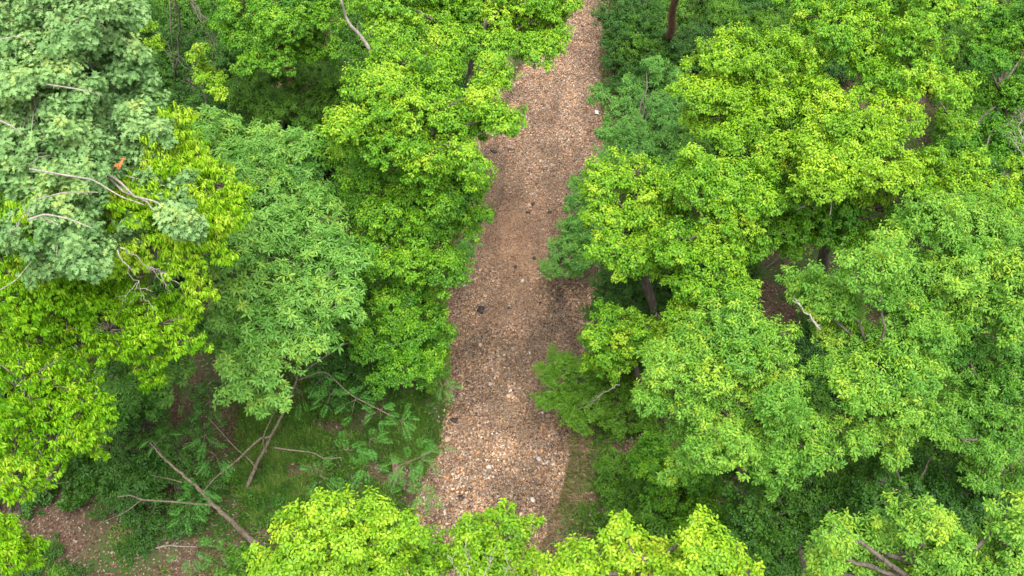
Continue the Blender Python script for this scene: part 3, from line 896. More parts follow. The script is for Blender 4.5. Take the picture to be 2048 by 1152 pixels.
tree('broadleaf_tree', 'large pale green tree behind and right of the fullest one', TR, 'pale', 12.2, [
    (1600, 560, 26), (1670, 580, 45), (1750, 560, 55), (1830, 590, 55), (1890, 560, 45), (1690, 660, 60), (1790, 670, 66), (1870, 670, 42), (1730, 760, 50), (1820, 770, 50), (1660, 740, 40), (1800, 850, 40), (1740, 850, 34), (1870, 730, 26), (1790, 910, 32), (1720, 890, 26), (1840, 830, 26), (1630, 600, 30)],
    base=(1750, 1250), dt=.04, r_tr=.15)
tree('broadleaf_tree', 'pale green tree on the right edge at mid height of the view', TR, 'pale', 13.0, [
    (1860, 450, 45), (1930, 440, 50), (1990, 460, 50), (2030, 540, 55), (1940, 520, 55), (1970, 600, 55), (2040, 640, 45), (1870, 410, 20), (1790, 470, 32), (1770, 510, 26), (1900, 410, 26), (1930, 640, 34)],
    base=(1980, 1150), dt=.03, r_tr=.15)
tree('broadleaf_tree', 'duller green tree on the right edge below the pale crowns', TR, 'pale', 9.6, [
    (1930, 740, 45), (2000, 720, 50), (1920, 820, 40), (2000, 810, 50), (1980, 900, 48), (2040, 880, 48), (1920, 680, 34), (1920, 880, 24), (1960, 960, 28), (2030, 960, 30), (2040, 750, 40)],
    base=(2010, 1250), dt=-.14)
tree('broadleaf_tree', 'glossy pale green tree filling the bottom right corner', TR, 'pale', 11.4, [
    (1700, 1080, 42), (1770, 1065, 32), (1850, 1050, 42), (1870, 1110, 58), (1750, 1130, 50), (1650, 1115, 32), (1960, 1090, 42), (2020, 1040, 42), (2030, 1110, 55), (1870, 1020, 20), (1940, 1150, 50), (1820, 1160, 50), (1660, 1070, 22), (1630, 1145, 22)],
    base=(1850, 1600), dt=.1)
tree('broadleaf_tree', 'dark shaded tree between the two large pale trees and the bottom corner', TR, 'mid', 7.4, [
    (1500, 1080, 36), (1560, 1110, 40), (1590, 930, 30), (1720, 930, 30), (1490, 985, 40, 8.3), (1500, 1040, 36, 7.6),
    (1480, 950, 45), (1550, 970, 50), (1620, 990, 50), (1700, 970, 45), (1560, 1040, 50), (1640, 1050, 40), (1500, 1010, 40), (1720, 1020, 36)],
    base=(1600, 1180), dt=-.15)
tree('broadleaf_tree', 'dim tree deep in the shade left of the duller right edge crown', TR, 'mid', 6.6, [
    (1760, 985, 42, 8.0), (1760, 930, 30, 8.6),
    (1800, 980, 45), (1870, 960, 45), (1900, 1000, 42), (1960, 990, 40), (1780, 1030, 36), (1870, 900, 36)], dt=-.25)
tree('shrub', 'dark yellow-green bush between the right bank grass and the pale tree', 'shrub', 'bright', 3.6, [
    (1310, 890, 28), (1350, 960, 42), (1320, 1010, 42), (1400, 1030, 45), (1450, 1060, 36), (1400, 960, 34), (1370, 1080, 34), (1300, 940, 26), (1480, 1100, 34), (1530, 1120, 34)],
    dt=-.16, base=(1380, 1100))
tree('shrub', 'fine-leaved green bush on the right bank beside the eroded slope', 'shrub', 'fine', 1.9, [
    (1225, 930, 26), (1275, 960, 40), (1250, 1010, 38), (1300, 910, 28), (1260, 1060, 34), (1215, 975, 20), (1210, 1060, 22), (1310, 1010, 30)],
    base=(1260, 1010), dt=-.12)
# lower left shade
tree('shrub', 'big dark narrow-leaved bush in the lower left behind the leaning trunk', 'shrub', 'finedark', 3.0, [
    (290, 850, 52), (240, 900, 48), (350, 890, 48), (270, 970, 55), (350, 960, 50), (400, 1010, 34), (290, 1040, 48), (240, 830, 34), (370, 1040, 34), (390, 860, 26), (280, 1095, 30), (420, 960, 20), (225, 1000, 24)],
    base=(310, 1040), dt=.15)
tree('sapling', 'broad-leaved maple sapling over the bare litter at the lower left', TR, 'maple', 2.2, [
    (150, 920, 24), (175, 960, 26), (150, 1000, 16), (120, 900, 22), (180, 925, 20)], dt=.0, r_tr=.03)
tree('shrub', 'low dark shrub at the bottom left on the leaf litter', 'shrub', 'finedark', 1.0, [(110, 1130, 36), (160, 1145, 26), (75, 1120, 18)], dt=.1)
tree('shrub', 'dark leafy undergrowth between the hanging boughs and the bare litter', 'shrub', 'dark', 1.4, [(95, 985, 22), (60, 1010, 24), (200, 1050, 20), (215, 1090, 16), (40, 960, 22)], dt=.15)
tree('shrub', 'light green seedling shrub by the trunk base in the grassy clearing', 'shrub', 'mid', .9, [(470, 960, 16), (460, 990, 16), (480, 1010, 14)], dt=.1)
tree('shrub', 'low leafy shrub left of the bright bottom tree', 'shrub', 'mid', .9, [(550, 1040, 24), (520, 1010, 16), (480, 1080, 20), (560, 1000, 16)], dt=-.1)
tree('shrub', 'small bright seedling beside the fallen stick at the bottom left', 'shrub', 'mid', .6, [(290, 1106, 9), (275, 1100, 6)], dt=.4)


# ------------------------------------------------------------------ mimosa fronds
def frond_arrays(P, D, length, npairs=9, pl=.115, pw=.019):
    """bipinnate fronds: pairs of feathery pinnae along a drooping rachis"""
    out_ = []
    D = norm(D)
    n_ = len(P)
    S = norm(np.cross(D, np.array([0, 0, 1.])))
    for k in range(npairs):
        f = (k + 1) / npairs
        base_ = P + D * (length * f)[:, None] + np.array([0, 0, -1.]) * (length * .35 * f * f)[:, None]
        s_ = (0.55 + .9 * math.sin(min(1, f * 1.05) * math.pi * .85)) * .75
        for sg in (-1, 1):
            dd = norm(S * sg + D * (.35 + .4 * f) + np.array([0, 0, -.28]) + rng.normal(0, .06, D.shape))
            N = norm(np.array([0, 0, 1.]) + rng.normal(0, .15, D.shape))
            L = pl * s_ * length / .32 * np.ones(n_)
            out_.append((base_, dd, N, L, pw * length / .32 * np.ones(n_), .45 + .15 * rng.normal(size=n_) + .1 * f))
    return [np.concatenate([o[i] for o in out_]) for i in range(6)]


def mimosa(label, trunk_px, sprays, base, extra, r0, hgts=None):
    """trunk_px: [(u, v, h)] from the base up; sprays: (u, v, h, px radius, n)"""
    b0 = at(base[0], base[1], .6)
    bz = float(ground(b0[0], b0[1]))
    O = np.array([b0[0], b0[1], bz])
    o = empty('mimosa_tree', O, label, 'tree')
    w_ = Wood()
    pts = [O - [0, 0, .15]] + [at(*p_) for p_ in trunk_px]
    # resample smoothly
    P = np.array(pts)
    t = np.linspace(0, len(P) - 1, 6 * len(P))
    P = np.stack([np.interp(t, np.arange(len(P)), P[:, k]) for k in range(3)], 1)
    for _ in range(2):
        P[1:-1] = (P[:-2] + P[1:-1] * 2 + P[2:]) / 4
    P[1:-1] += rng.normal(0, r0 * .1, (len(P) - 2, 3))
    w_.tube(P, r0 * (.22 + .78 * (1 - np.linspace(0, 1, len(P))) ** 1.3), 10)
    for br, r in extra:
        Q = np.array([at(*p_) for p_ in br])
        t = np.linspace(0, len(Q) - 1, 5 * len(Q))
        Q = np.stack([np.interp(t, np.arange(len(Q)), Q[:, k]) for k in range(3)], 1)
        for _ in range(2):
            Q[1:-1] = (Q[:-2] + Q[1:-1] * 2 + Q[2:]) / 4
        w_.tube(Q, np.linspace(r, r * .4, len(Q)), 7)
    arrs = []
    for (u, v, h, r, n_) in sprays:
        c = at(u, v, h)
        R = r * mpp(c)
        a = rng.random(n_) * 6.28
        rr = np.sqrt(rng.random(n_)) * R
        Pp = c + np.stack([np.cos(a) * rr, np.sin(a) * rr, rng.normal(0, .12, n_) - rr * .25], 1)
        D = np.stack([np.cos(a), np.sin(a), rng.uniform(-.25, .1, n_)], 1) + rng.normal(0, .3, (n_, 3))
        arrs.append(frond_arrays(Pp, D, rng.uniform(.28, .46, n_)))
        for k in range(0, n_, 2):
            w_.limb(c, Pp[k], .008, .004, .03, .05, 4, 4)
    arr = [np.concatenate([x[i] for x in arrs]) for i in range(6)]
    arr[0] = arr[0] - O
    link('crown', leaves_mesh('mimosa_crown', *arr, BLADE if False else LANCE, M['mimosa']), o)
    w_.build('trunk', M['mimbark'], o, O)
    return o


mimosa('slender mimosa with a long bare leaning trunk in the grassy clearing and feathery fronds',
       [(497, 965, 1.0), (515, 925, 1.7), (548, 860, 2.8), (575, 810, 3.6), (597, 750, 4.6), (600, 690, 5.4)],
       [(740, 680, 4.6, 20, 8), (700, 650, 5.0, 18, 7), (790, 725, 4.3, 24, 11), (840, 740, 4.2, 22, 11), (880, 765, 4.0, 18, 9), (865, 745, 4.1, 16, 7), (710, 800, 4.2, 24, 9), (760, 820, 4.0, 24, 10), (800, 840, 3.9, 22, 9), (660, 790, 4.4, 22, 8),
        (690, 900, 3.0, 24, 9), (730, 930, 3.0, 24, 9), (740, 880, 3.2, 22, 8), (640, 760, 4.6, 26, 10), (600, 780, 4.4, 24, 8), (700, 460, 5.4, 34, 18), (720, 420, 5.6, 24, 10), (670, 440, 5.4, 20, 8), (690, 500, 5.2, 16, 6), (640, 950, 2.6, 22, 7), (610, 720, 4.8, 20, 7)],
       (488, 990), [([(548, 860, 2.8), (540, 874, 2.8), (524, 875, 2.8), (505, 890, 2.7), (470, 925, 2.5), (430, 955, 2.3), (405, 985, 2.2)], .045),
                    ([(547, 895, 2.5), (580, 900, 2.7), (625, 905, 2.9), (650, 918, 3.0), (685, 915, 3.1)], .03),
                    ([(533, 905, 2.2), (526, 890, 2.6), (527, 870, 3.0), (560, 800, 3.9)], .028),
                    ([(597, 750, 4.6), (640, 720, 4.8), (700, 680, 4.9), (780, 730, 4.5), (870, 765, 4.1)], .03),
                    ([(597, 760, 4.5), (650, 740, 4.6), (700, 790, 4.3), (790, 835, 4.0)], .026),
                    ([(515, 940, 1.6), (500, 920, 2.0), (470, 895, 2.4), (430, 850, 3.0), (415, 835, 3.2)], .028),
                    ([(600, 690, 5.4), (640, 560, 5.8), (700, 450, 5.5)], .035)], .085)
mimosa('mimosa fronds on a thin stem over the lower creek bank near the broken stump',
       [(790, 960, 1.2), (800, 930, 2.0)],
       [(820, 925, 2.0, 24, 9), (850, 910, 2.0, 20, 8), (880, 895, 2.0, 12, 4), (810, 980, 1.6, 24, 9), (845, 985, 1.6, 18, 6), (855, 1000, 1.4, 12, 4), (800, 930, 2.2, 18, 6)],
       (775, 985), [([(800, 930, 2.0), (840, 915, 2.0), (885, 892, 1.9)], .014), ([(790, 960, 1.4), (830, 975, 1.6), (860, 1000, 1.4)], .014)], .025)
mimosa('mimosa with a thick pale trunk leaning left in front of the dark bush',
       [(495, 1075, 1.0), (455, 1035, 2.0), (425, 1008, 2.6), (395, 975, 3.0), (360, 945, 3.4), (325, 915, 3.8), (300, 885, 4.2)],
       [(400, 980, 3.2, 24, 9), (385, 1000, 3.0, 22, 8), (375, 1030, 2.8, 18, 6), (430, 910, 3.4, 26, 10), (410, 870, 3.6, 24, 9), (420, 800, 3.8, 26, 9), (395, 760, 4.0, 22, 8), (370, 790, 4.0, 24, 8), (380, 1100, 1.8, 28, 10), (440, 1110, 1.8, 28, 10), (470, 1135, 1.6, 22, 8), (440, 740, 4, 22, 8), (320, 880, 4.0, 18, 5)],
       (537, 1110), [([(425, 1010, 2.6), (395, 1008, 2.6), (340, 1003, 2.7), (285, 1000, 2.8), (260, 990, 2.9), (235, 994, 2.9)], .04),
                     ([(283, 1000, 2.8), (250, 1025, 2.6), (215, 1040, 2.4), (198, 1048, 2.3)], .018),
                     ([(365, 965, 3.2), (340, 958, 3.3), (300, 950, 3.5)], .018),
                     ([(325, 912, 3.8), (305, 880, 4.2), (296, 892, 4.2)], .014)], .105)

def curved_tube(w2, px, r, sides=7):
    Q = np.array([at(*p_) for p_ in px])
    t = np.linspace(0, len(Q) - 1, 5 * len(Q))
    Q = np.stack([np.interp(t, np.arange(len(Q)), Q[:, k]) for k in range(3)], 1)
    for _ in range(2):
        Q[1:-1] = (Q[:-2] + Q[1:-1] * 2 + Q[2:]) / 4
    w2.tube(Q, np.linspace(r, r * .45, len(Q)), sides)


# ------------------------------------------------------------------ bare branches, sticks, stump, scrap
w_ = Wood()
O = at(430, 110, 9)
for a, b, r, n_ in [((358, -30, 9), (420, 80, 8), .05, 7), ((380, 0, 9), (432, 95, 8), .03, 6), ((350, -10, 9), (350, 60, 7.5), .02, 5), ((400, 40, 8.6), (450, 85, 8), .02, 5)]:
    twigs(w_, at(*a), at(*b), r, n_, .45, 2)
Q = [at(338, -20, 8), at(342, 60, 6.5), at(346, 110, 5.5), at(352, 160, 4)]
w_.tube(Q, [.03, .025, .02, .02], 6)
curved_tube(w_, [(338, -20, 8), (350, -10, 9), (358, -30, 9), (380, 0, 9), (400, 40, 8.6)], .04)
Pb = at(370, 30, 8); base_o = np.array([at(350, 260, .6)[0], at(350, 260, .6)[1], 0]); base_o[2] = float(ground(base_o[0], base_o[1]))
w_.limb(base_o - [0, 0, .1], at(352, 160, 4), .07, .03, 0, .03, 8, 7)
w_.limb(at(352, 160, 4), at(358, -30, 9), .05, .04, 0, .05, 8, 7)
o = empty('dead_tree', base_o, 'bare brown dead tree of hanging tangled twigs in the dark gap beside the oak', 'tree')
w_.build('trunk', M['bark'], o, base_o)


def bare_branch(label, runs, bark='palebark', n_=4, ln=.35):
    o0 = at(*runs[0][0])
    w2 = Wood()
    for a, b, r in runs:
        twigs(w2, at(*a), at(*b), r, n_, ln, 2)
    e = w2.build('dead_branch', M[bark], None, o0)
    e.location = tuple(o0)
    tag(e, label, 'branch')
    return e


w2 = Wood(); O = at(735, 92, 11.0)
curved_tube(w2, [(740, 100, 11), (722, 72, 11.4), (700, 50, 11.8), (690, 30, 12.1), (683, 5, 12.6), (680, -30, 13)], .06)
curved_tube(w2, [(716, 64, 11.5), (714, 50, 11.8), (719, 42, 12)], .02)
curved_tube(w2, [(733, 78, 11.2), (742, 62, 11.6), (750, 48, 11.9)], .018)
e = w2.build('dead_branch', M['palebark'], None, O); e.location = tuple(O)
tag(e, 'thick bare grey branch rising out of the bright crowns at the top', 'branch')

# bare limbs that show through the oak: a part of the oak
w2 = Wood()
Oo = np.array(oak.location)
for px, r in [([(60, 340, 16.4), (150, 352, 16.7), (190, 358, 16.7), (250, 385, 16.6), (290, 405, 16.4)], .035),
              ([(60, 440, 15.9), (90, 428, 16.2), (140, 438, 16.2), (180, 455, 16.0)], .04), ([(80, 438, 15.8), (105, 450, 16.0), (112, 462, 15.8)], .03),
              ([(-20, 230, 17.2), (20, 250, 17.3), (45, 272, 17.1)], .04), ([(80, 395, 16.2), (130, 380, 16.4), (190, 378, 16.5)], .025),
              ([(-10, 80, 18), (40, 72, 18), (60, 100, 17.9)], .02), ([(100, 175, 17.5), (160, 180, 17.6), (210, 200, 17.4)], .028),
              ([(-20, 590, 15), (30, 560, 15.4), (60, 520, 15.6)], .02)]:
    curved_tube(w2, [(a_ + rng.normal(0, 5), b_ + rng.normal(0, 4), c_ - .6 + .45 * rng.random()) for a_, b_, c_ in px], r * .65)
twigs(w2, at(235, 500, 15.4), at(285, 590, 14.4), .022, 6, .5)
twigs(w2, at(240, 495, 15.4), at(320, 545, 14.6), .022, 6, .5)
twigs(w2, at(20, 470, 15.6), at(60, 420, 15.9), .018, 5, .5)
w2.build('bare_branch', M['palebark'], oak, Oo)
# the reddish dead leaves in the oak
P = at(241, 325, 16.7)[None] + rng.normal(0, .03, (7, 3))
arr = [P - Oo, norm(rng.normal(size=(7, 3)) + [0, -.3, -.4]), norm(np.array([[0, -.5, 1.]]) + rng.normal(0, .2, (7, 3))), np.full(7, .13), np.full(7, .07), rng.random(7)]
x = link('dead_leaf', leaves_mesh('dead_leaf', *arr, OAK, M['redleaf']), oak)
x['label'] = 'orange red dead leaves in the oak'

bare_branch('tangle of bare grey twigs in the middle of the right hand woods', [((1660, 430, 9.2), (1680, 350, 9.8), .025), ((1680, 400, 9.4), (1720, 370, 9.7), .018), ((1660, 400, 9.4), (1610, 385, 9.5), .018)])
bare_branch('bare thin branch above the litter gap at the right', [((1640, 412, 9), (1590, 418, 9.2), .02)], n_=2)
bare_branch('fan of fine pale dead twigs at the upper right edge', [((2060, 330, 10), (2015, 230, 10.4), .02), ((2060, 330, 10), (2010, 270, 10.2), .018), ((2060, 335, 10), (2030, 215, 10.4), .018)], n_=6)
bare_branch('broken grey branch on the left side of the pale trees', [((1640, 660, 12.4), (1600, 610, 12.9), .045), ((1640, 650, 12.4), (1615, 640, 12.6), .02)], n_=3)
bare_branch('bare branch poking from the small bright creekside tree', [((1235, 768, 5.0), (1175, 812, 4.3), .014), ((1240, 770, 5.2), (1190, 800, 4.8), .014)], n_=4)
bare_branch('bare twigs under the fullest pale crown', [((1620, 905, 9.8), (1540, 940, 9.6), .02), ((1570, 940, 9.5), (1620, 960, 9.3), .014)], n_=4)
bare_branch('pale dead twigs sticking up at the bottom centre', [((945, 1180, 9.6), (930, 1095, 10), .02), ((960, 1180, 9.6), (985, 1105, 10), .02), ((1010, 1180, 9.6), (1015, 1110, 10), .018), ((930, 1180, 9.6), (905, 1120, 9.8), .018)], n_=6)
bare_branch('grey twig reaching into the gap above the lower left litter', [((20, 965, 7), (115, 970, 7.4), .022), ((80, 965, 7.2), (120, 945, 7.4), .014)], n_=3)
bare_branch('bare twig at the foot of the lower right bank', [((1090, 1100, .9), (1130, 1062, 1.6), .014)], n_=3)
bare_branch('bare sticks hanging between the layered tree and the small creekside tree', [((1345, 640, 6.5), (1310, 632, 6.6), .018)], n_=3)

w2 = Wood(); O = at(1640, 560, 1)
curved_tube(w2, [(1625, 600, .8), (1637, 540, 2.4), (1646, 480, 4)], .15, 10)
e = empty('dead_tree', at(1625, 600, .8), 'grey standing trunk in the brown litter gap at the right', 'tree')
w2.build('trunk', M['bark'], e, e.location)


w2 = Wood(); O = at(1500, 560, .8)
curved_tube(w2, [(1500, 560, .8), (1560, 515, 1.3), (1600, 492, 1.4), (1650, 492, 1.5)], .05, 7)
e = w2.build('leaning_pole', M['bark'], None, O); e.location = tuple(O)
tag(e, 'thin dead pole leaning towards the grey trunk in the litter gap', 'pole')


def log(label, px, r, bark):
    w3 = Wood()
    O3 = at(*px[0])
    pts = []
    for u, v in [(p_[0], p_[1]) for p_ in px]:
        q_ = at(u, v, .6)
        q_[2] = float(ground(q_[0], q_[1])) + r * .8
        pts.append(q_)
    Q = np.array(pts)
    t = np.linspace(0, len(Q) - 1, 5 * len(Q))
    Q = np.stack([np.interp(t, np.arange(len(Q)), Q[:, k]) for k in range(3)], 1)
    w3.tube(Q, np.linspace(r, r * .5, len(Q)), 7)
    for k in range(2):
        j = int(rng.integers(3, len(Q) - 2))
        w3.limb(Q[j], Q[j] + rng.normal(0, .3, 3) * [1, 1, .3] + [0, 0, .1], r * .4, r * .2, .1, .1, 5, 5)
    e_ = w3.build('fallen_stick', M[bark], None, Q[0])
    e_.location = tuple(Q[0])
    return tag(e_, label, 'stick')


log('pale curved fallen stick on the litter at the bottom left', [(310, 1112), (340, 1103), (370, 1105), (400, 1104)], .03, 'palebark')
log('dark fallen stick lying in the dry litter at the lower left', [(178, 1110), (180, 1080), (183, 1055)], .02, 'bark')
log('thin dark driftwood stick across the lower gravel', [(1010, 1012), (1035, 1005), (1062, 1000)], .02, 'bark')
log('short branch lying on the gravel near the right edge upstream', [(1120, 338), (1145, 334), (1165, 330)], .02, 'wood')
log('brown stick in the litter gap at the right', [(1540, 600), (1570, 590), (1600, 598)], .02, 'bark')
log('root stub on the grass above the bottom tree', [(708, 985), (706, 970), (708, 958)], .05, 'bark')

# broken stump at the bank: splintered, tapering hollow shell
w2 = Wood()
b0 = at(795, 945, .55); b0[2] = float(ground(b0[0], b0[1]))
w2.tube([b0 + [0, 0, -.2], b0 + [0, 0, .15], b0 + [-.03, .02, .4], b0 + [-.05, .03, .55]], [.22, .15, .13, .10], 12)
for k in range(9):
    a = k * .7
    q_ = b0 + [.08 * math.cos(a) - .04, .08 * math.sin(a) + .02, .45]
    w2.tube([q_, q_ + [.02 * math.cos(a), .02, .2 + .25 * random.random()]], [.045, .008], 5)
for k in range(5):
    a = k * 1.3
    w2.limb(b0 + [0, 0, .12], b0 + [.35 * math.cos(a), .35 * math.sin(a), -.12], .06, .02, .1, .05, 6, 6)
e = w2.build('tree_stump', M['wood'], None, b0); e.location = tuple(b0)
tag(e, 'broken tan tree stump on the left bank among the mimosa fronds', 'stump')

# small white crumpled scrap at the right edge of the upper bed
b0 = at(1193, 230); b0[2] = float(ground(b0[0], b0[1])) + .03
nn_ = 7
gx_, gy_ = np.meshgrid(np.linspace(-.5, .5, nn_), np.linspace(-.5, .5, nn_))
Vv = np.stack([gx_ * .15, gy_ * .30, .05 + .05 * rng.random(gx_.shape)], -1).reshape(-1, 3)
Vv = np.concatenate([Vv, Vv - [0, 0, .008]])
fs = []
for a in range(nn_ - 1):
    for b in range(nn_ - 1):
        k = a * nn_ + b
        fs += [(k, k + 1, k + nn_ + 1, k + nn_), (k + nn_ * nn_, k + nn_ * nn_ + nn_, k + nn_ * nn_ + nn_ + 1, k + nn_ * nn_ + 1)]
fs = np.array(fs)
me = mesh_np('scrap', Vv, fs.ravel(), np.arange(len(fs)) * 4, M['stone'], {'col': np.tile(np.array([.55, .56, .60, 1.]), (len(Vv), 1))})
e = link('litter_scrap', me); e.location = tuple(b0)
tag(e, 'small crumpled white scrap at the right edge of the upper gravel bed', 'scrap')

# ------------------------------------------------------------------ understorey fill
PROT = []
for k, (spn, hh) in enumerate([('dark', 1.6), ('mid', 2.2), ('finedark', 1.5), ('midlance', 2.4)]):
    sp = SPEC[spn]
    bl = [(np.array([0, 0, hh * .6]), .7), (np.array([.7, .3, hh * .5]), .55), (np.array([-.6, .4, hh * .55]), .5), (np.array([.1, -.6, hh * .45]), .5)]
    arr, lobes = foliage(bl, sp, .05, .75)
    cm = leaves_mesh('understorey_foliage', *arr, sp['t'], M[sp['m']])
    w3 = Wood()
    for c, R_ in bl:
        w3.limb((0, 0, -.15), c, .03, .012, .05, .05, 6, 5)
    st = w3.build('stem', M['bark'])
    PROT.append((cm, st.data))
    bpy.data.objects.remove(st)

CLEAR = [  # (u0, v0, u1, v1) photo rectangles of open ground
    (60, 930, 230, 1152), (200, 1040, 520, 1180), (440, 800, 900, 1060), (500, 750, 880, 850), (1110, 850, 1330, 1130), (1490, 470, 1730, 660), (370, 620, 480, 900), (440, 940, 640, 1152)]
cnt = 0
pts = []
for gx_ in np.arange(-22, 22, 1.75):
    for gy_ in np.arange(13, 50, 1.75):
        x_, y_ = gx_ + rng.uniform(-.6, .6), gy_ + rng.uniform(-.6, .6)
        if float(edge_l(y_)) - 1.5 < x_ < float(edge_r(y_)) + 1.5:
            continue
        u, v, z = project(np.array([x_, y_, 1.2]))
        if u < -60 or u > 2110 or v < -60 or v > 1250:
            continue
        u2, v2, z = project(np.array([x_, y_, .6]))
        if any(a - 35 < u2 < c + 35 and b - 30 < v2 < d + 30 for a, b, c, d in CLEAR):
            continue
        pts.append((x_, y_))
random.shuffle(pts)
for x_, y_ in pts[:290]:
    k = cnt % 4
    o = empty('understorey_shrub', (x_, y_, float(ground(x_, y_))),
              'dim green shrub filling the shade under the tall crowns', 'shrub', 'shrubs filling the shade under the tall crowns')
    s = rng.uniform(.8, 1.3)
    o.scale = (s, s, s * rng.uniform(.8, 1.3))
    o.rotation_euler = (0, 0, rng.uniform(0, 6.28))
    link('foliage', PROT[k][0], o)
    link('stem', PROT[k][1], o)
    cnt += 1
print('understorey', cnt)

# ------------------------------------------------------------------ ground stuff
def rand_ground(n_, u0, v0, u1, v1):
    u = rng.uniform(u0, u1, n_); v = rng.uniform(v0, v1, n_)
    x = (u - 1024) / F; y = -(v - 576) / F
    dz = -SP + y * CP; dy = CP + y * SP
    t = (CH - .6) / -dz
    X_, Y_ = x * t, dy * t
    return X_, Y_, ground(X_, Y_)


# leaf litter over the whole floor
NL = 90000
X_, Y_, Z_ = rand_ground(NL, -60, -60, 2108, 1230)
out_bed = (X_ < edge_l(Y_) - .15) | (X_ > edge_r(Y_) + .1)
u, v, _z = project(np.stack([X_, Y_, Z_], -1))
green = (((u > 520) & (u < 900) & (v > 740) & (v < 1010)) & (rng.random(NL) < .7))
kp = out_bed & ~green
X_, Y_, Z_ = X_[kp], Y_[kp], Z_[kp]
n_ = len(X_)
LPAL = np.array([.60, .62, .60]) * np.array([(.30, .16, .10), (.22, .11, .065), (.40, .26, .18), (.15, .08, .05), (.50, .38, .30), (.34, .2, .15)])
arr = [np.stack([X_, Y_, Z_ + rng.uniform(.01, .05, n_)], -1), norm(rng.normal(size=(n_, 3)) * [1, 1, .25]), norm(np.array([0, 0, 1.]) + rng.normal(0, .35, (n_, 3))),
       rng.uniform(.06, .13, n_), rng.uniform(.035, .07, n_), LPAL[rng.integers(0, 6, n_)] * rng.uniform(.7, 1.2, (n_, 1))]
tag(link('leaf_litter', leaves_mesh('leaf_litter', *arr, LEAF, M['litter'], 'col')), 'brown dead leaves strewn over the forest floor', None, None, 'stuff')

# twigs / leaf flakes drifted over the gravel as well
NL = 16000
yb = rng.uniform(at(1000, 1180)[1], at(1000, -30)[1], NL)
lx, rx = edge_l(yb), edge_r(yb)
xb = lx + rng.random(NL) * (rx - lx)
zb = ground(xb, yb)
arr = [np.stack([xb, yb, np.maximum(zb, 0) + .03], -1), norm(rng.normal(size=(NL, 3)) * [1, 1, .2]), norm(np.array([0, 0, 1.]) + rng.normal(0, .3, (NL, 3))),
       rng.uniform(.05, .11, NL), rng.uniform(.025, .05, NL), LPAL[rng.integers(0, 6, NL)] * rng.uniform(.6, 1.2, (NL, 1))]
kp = (vnoise(xb, yb, 1.1, 55) > .35) & (zb > -.03)
arr = [a[kp] for a in arr]
tag(link('leaf_drift', leaves_mesh('leaf_drift', *arr, LEAF, M['litter'], 'col')), 'small brown leaves drifted over the gravel', None, None, 'stuff')

# green herbs
NL = 90000
X_, Y_, Z_ = rand_ground(NL, -60, -60, 2108, 1230)
gn = vnoise(X_, Y_, 1.3, 77)
u, v, _z = project(np.stack([X_, Y_, Z_], -1))
grassy = (u > 400) & (u < 900) & (v > 740) & (v < 1152)
bare = ((u > 60) & (u < 225) & (v > 930)) | ((u > 1520) & (u < 1700) & (v > 480) & (v < 640))
kp = ((X_ < edge_l(Y_) - .3) | (X_ > edge_r(Y_) + .5)) & ((gn > .5) | (grassy & (gn > .3))) & ~(bare & (gn < .75))
X_, Y_, Z_ = X_[kp], Y_[kp], Z_[kp]
n_ = len(X_)
arr = [np.stack([X_, Y_, Z_ + rng.uniform(.03, .16, n_) + .22 * (gn[kp] > .6) * rng.random(n_)], -1), norm(rng.normal(size=(n_, 3)) * [1, 1, .3]), norm(np.array([0, 0, 1.]) + rng.normal(0, .3, (n_, 3))),
       rng.uniform(.06, .15, n_), rng.uniform(.035, .07, n_), rng.normal(.6, .25, n_)]
tag(link('ground_cover', leaves_mesh('ground_cover', *arr, LEAF, M['mid'])), 'low green herbs carpeting the forest floor', None, None, 'stuff')


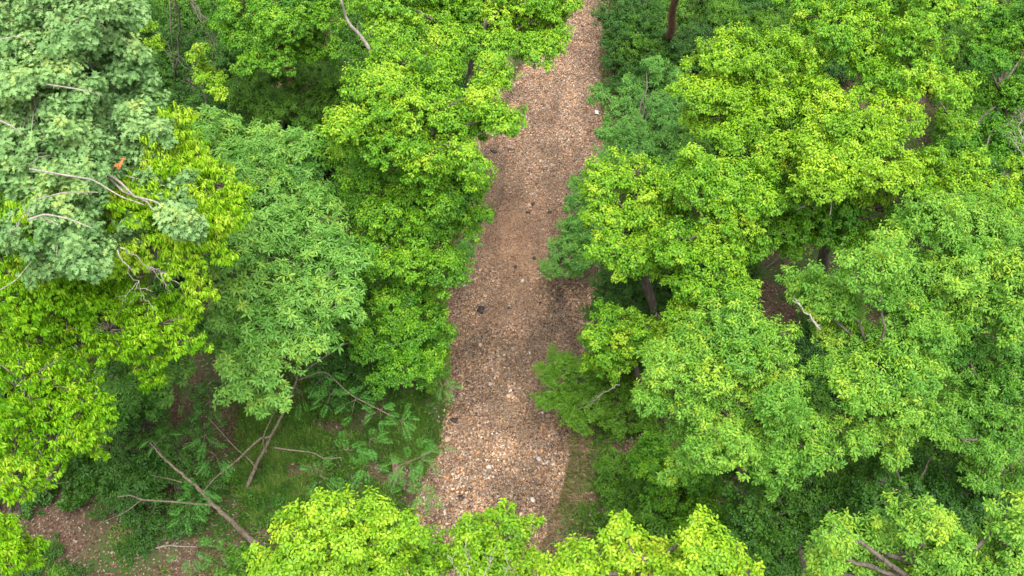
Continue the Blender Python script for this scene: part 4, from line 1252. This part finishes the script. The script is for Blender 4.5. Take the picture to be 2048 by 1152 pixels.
def grass(n_, rect, mat, name, label, hmin, hmax, lean, test=None, ti=.45):
    X_, Y_, Z_ = rand_ground(n_, *rect)
    # tufts
    X_ += rng.normal(0, .03, n_); Y_ += rng.normal(0, .03, n_)
    kp = (X_ < edge_l(Y_) - .02) | (X_ > edge_r(Y_) + .12)
    if test is not None:
        kp &= test(X_, Y_)
    X_, Y_, Z_ = X_[kp], Y_[kp], Z_[kp]
    m_ = len(X_)
    cl = vnoise(X_, Y_, .45, 91)
    D = np.stack([rng.normal(0, .45, m_) + lean[0], rng.normal(0, .45, m_) + lean[1], rng.uniform(.5, 1, m_)], 1)
    Nn = norm(np.cross(D, rng.normal(size=(m_, 3))))
    Nn[Nn[:, 2] < 0] *= -1
    arr = [np.stack([X_, Y_, Z_ - .01], -1), D, Nn, rng.uniform(hmin, hmax, m_) * (.6 + .8 * cl), rng.uniform(.016, .03, m_), ti + .55 * (cl - .5) + rng.normal(0, .17, m_)]
    tag(link(name, leaves_mesh(name, *arr, BLADE, M[mat])), label, None, None, 'stuff')


grass(60000, (480, 745, 905, 1060), 'grass', 'grass', 'short green grass in the clearing and down the left bank', .14, .32, (0, 0),
      lambda x, y: vnoise(x, y, .9, 61) + .5 * vnoise(x, y, .3, 65) > .52)
grass(26000, (1105, 855, 1330, 1130), 'grass', 'bank_grass', 'green grass on the right bank beside the lower creek', .10, .26, (-.2, -.2),
      lambda x, y: vnoise(x, y, .5, 62) > .42)
grass(9000, (1085, 860, 1230, 1140), 'drygrass', 'dry_grass', 'straw coloured dry grass hanging down the eroded right bank', .12, .38, (-.55, -.3),
      lambda x, y: (x < edge_r(y) + 1.1) & (vnoise(x, y, .5, 63) > .25), .5)
grass(9000, (230, 1050, 560, 1160), 'grass', 'thin_grass', 'thin green grass at the bottom left of the view', .07, .16, (0, 0), lambda x, y: vnoise(x, y, .9, 64) > .4)
grass(5000, (1180, 60, 1260, 330), 'grass', 'shade_grass', 'dull grass along the upper right margin of the bed', .10, .25, (-.3, -.2), lambda x, y: x < edge_r(y) + 1.0)
grass(60000, (860, -40, 1240, 1150), 'grass', 'edge_weeds', 'ragged weeds creeping in along both margins of the gravel', .10, .30, (0, -.1),
      lambda x, y: (((edge_l(y) - x < .35) & (edge_l(y) - x > 0)) | ((x - edge_r(y) < .45) & (x > edge_r(y)))) & (vnoise(x, y, .35, 66) > .42), .4)
print('faces', sum(len(m_.polygons) for m_ in bpy.data.meshes))
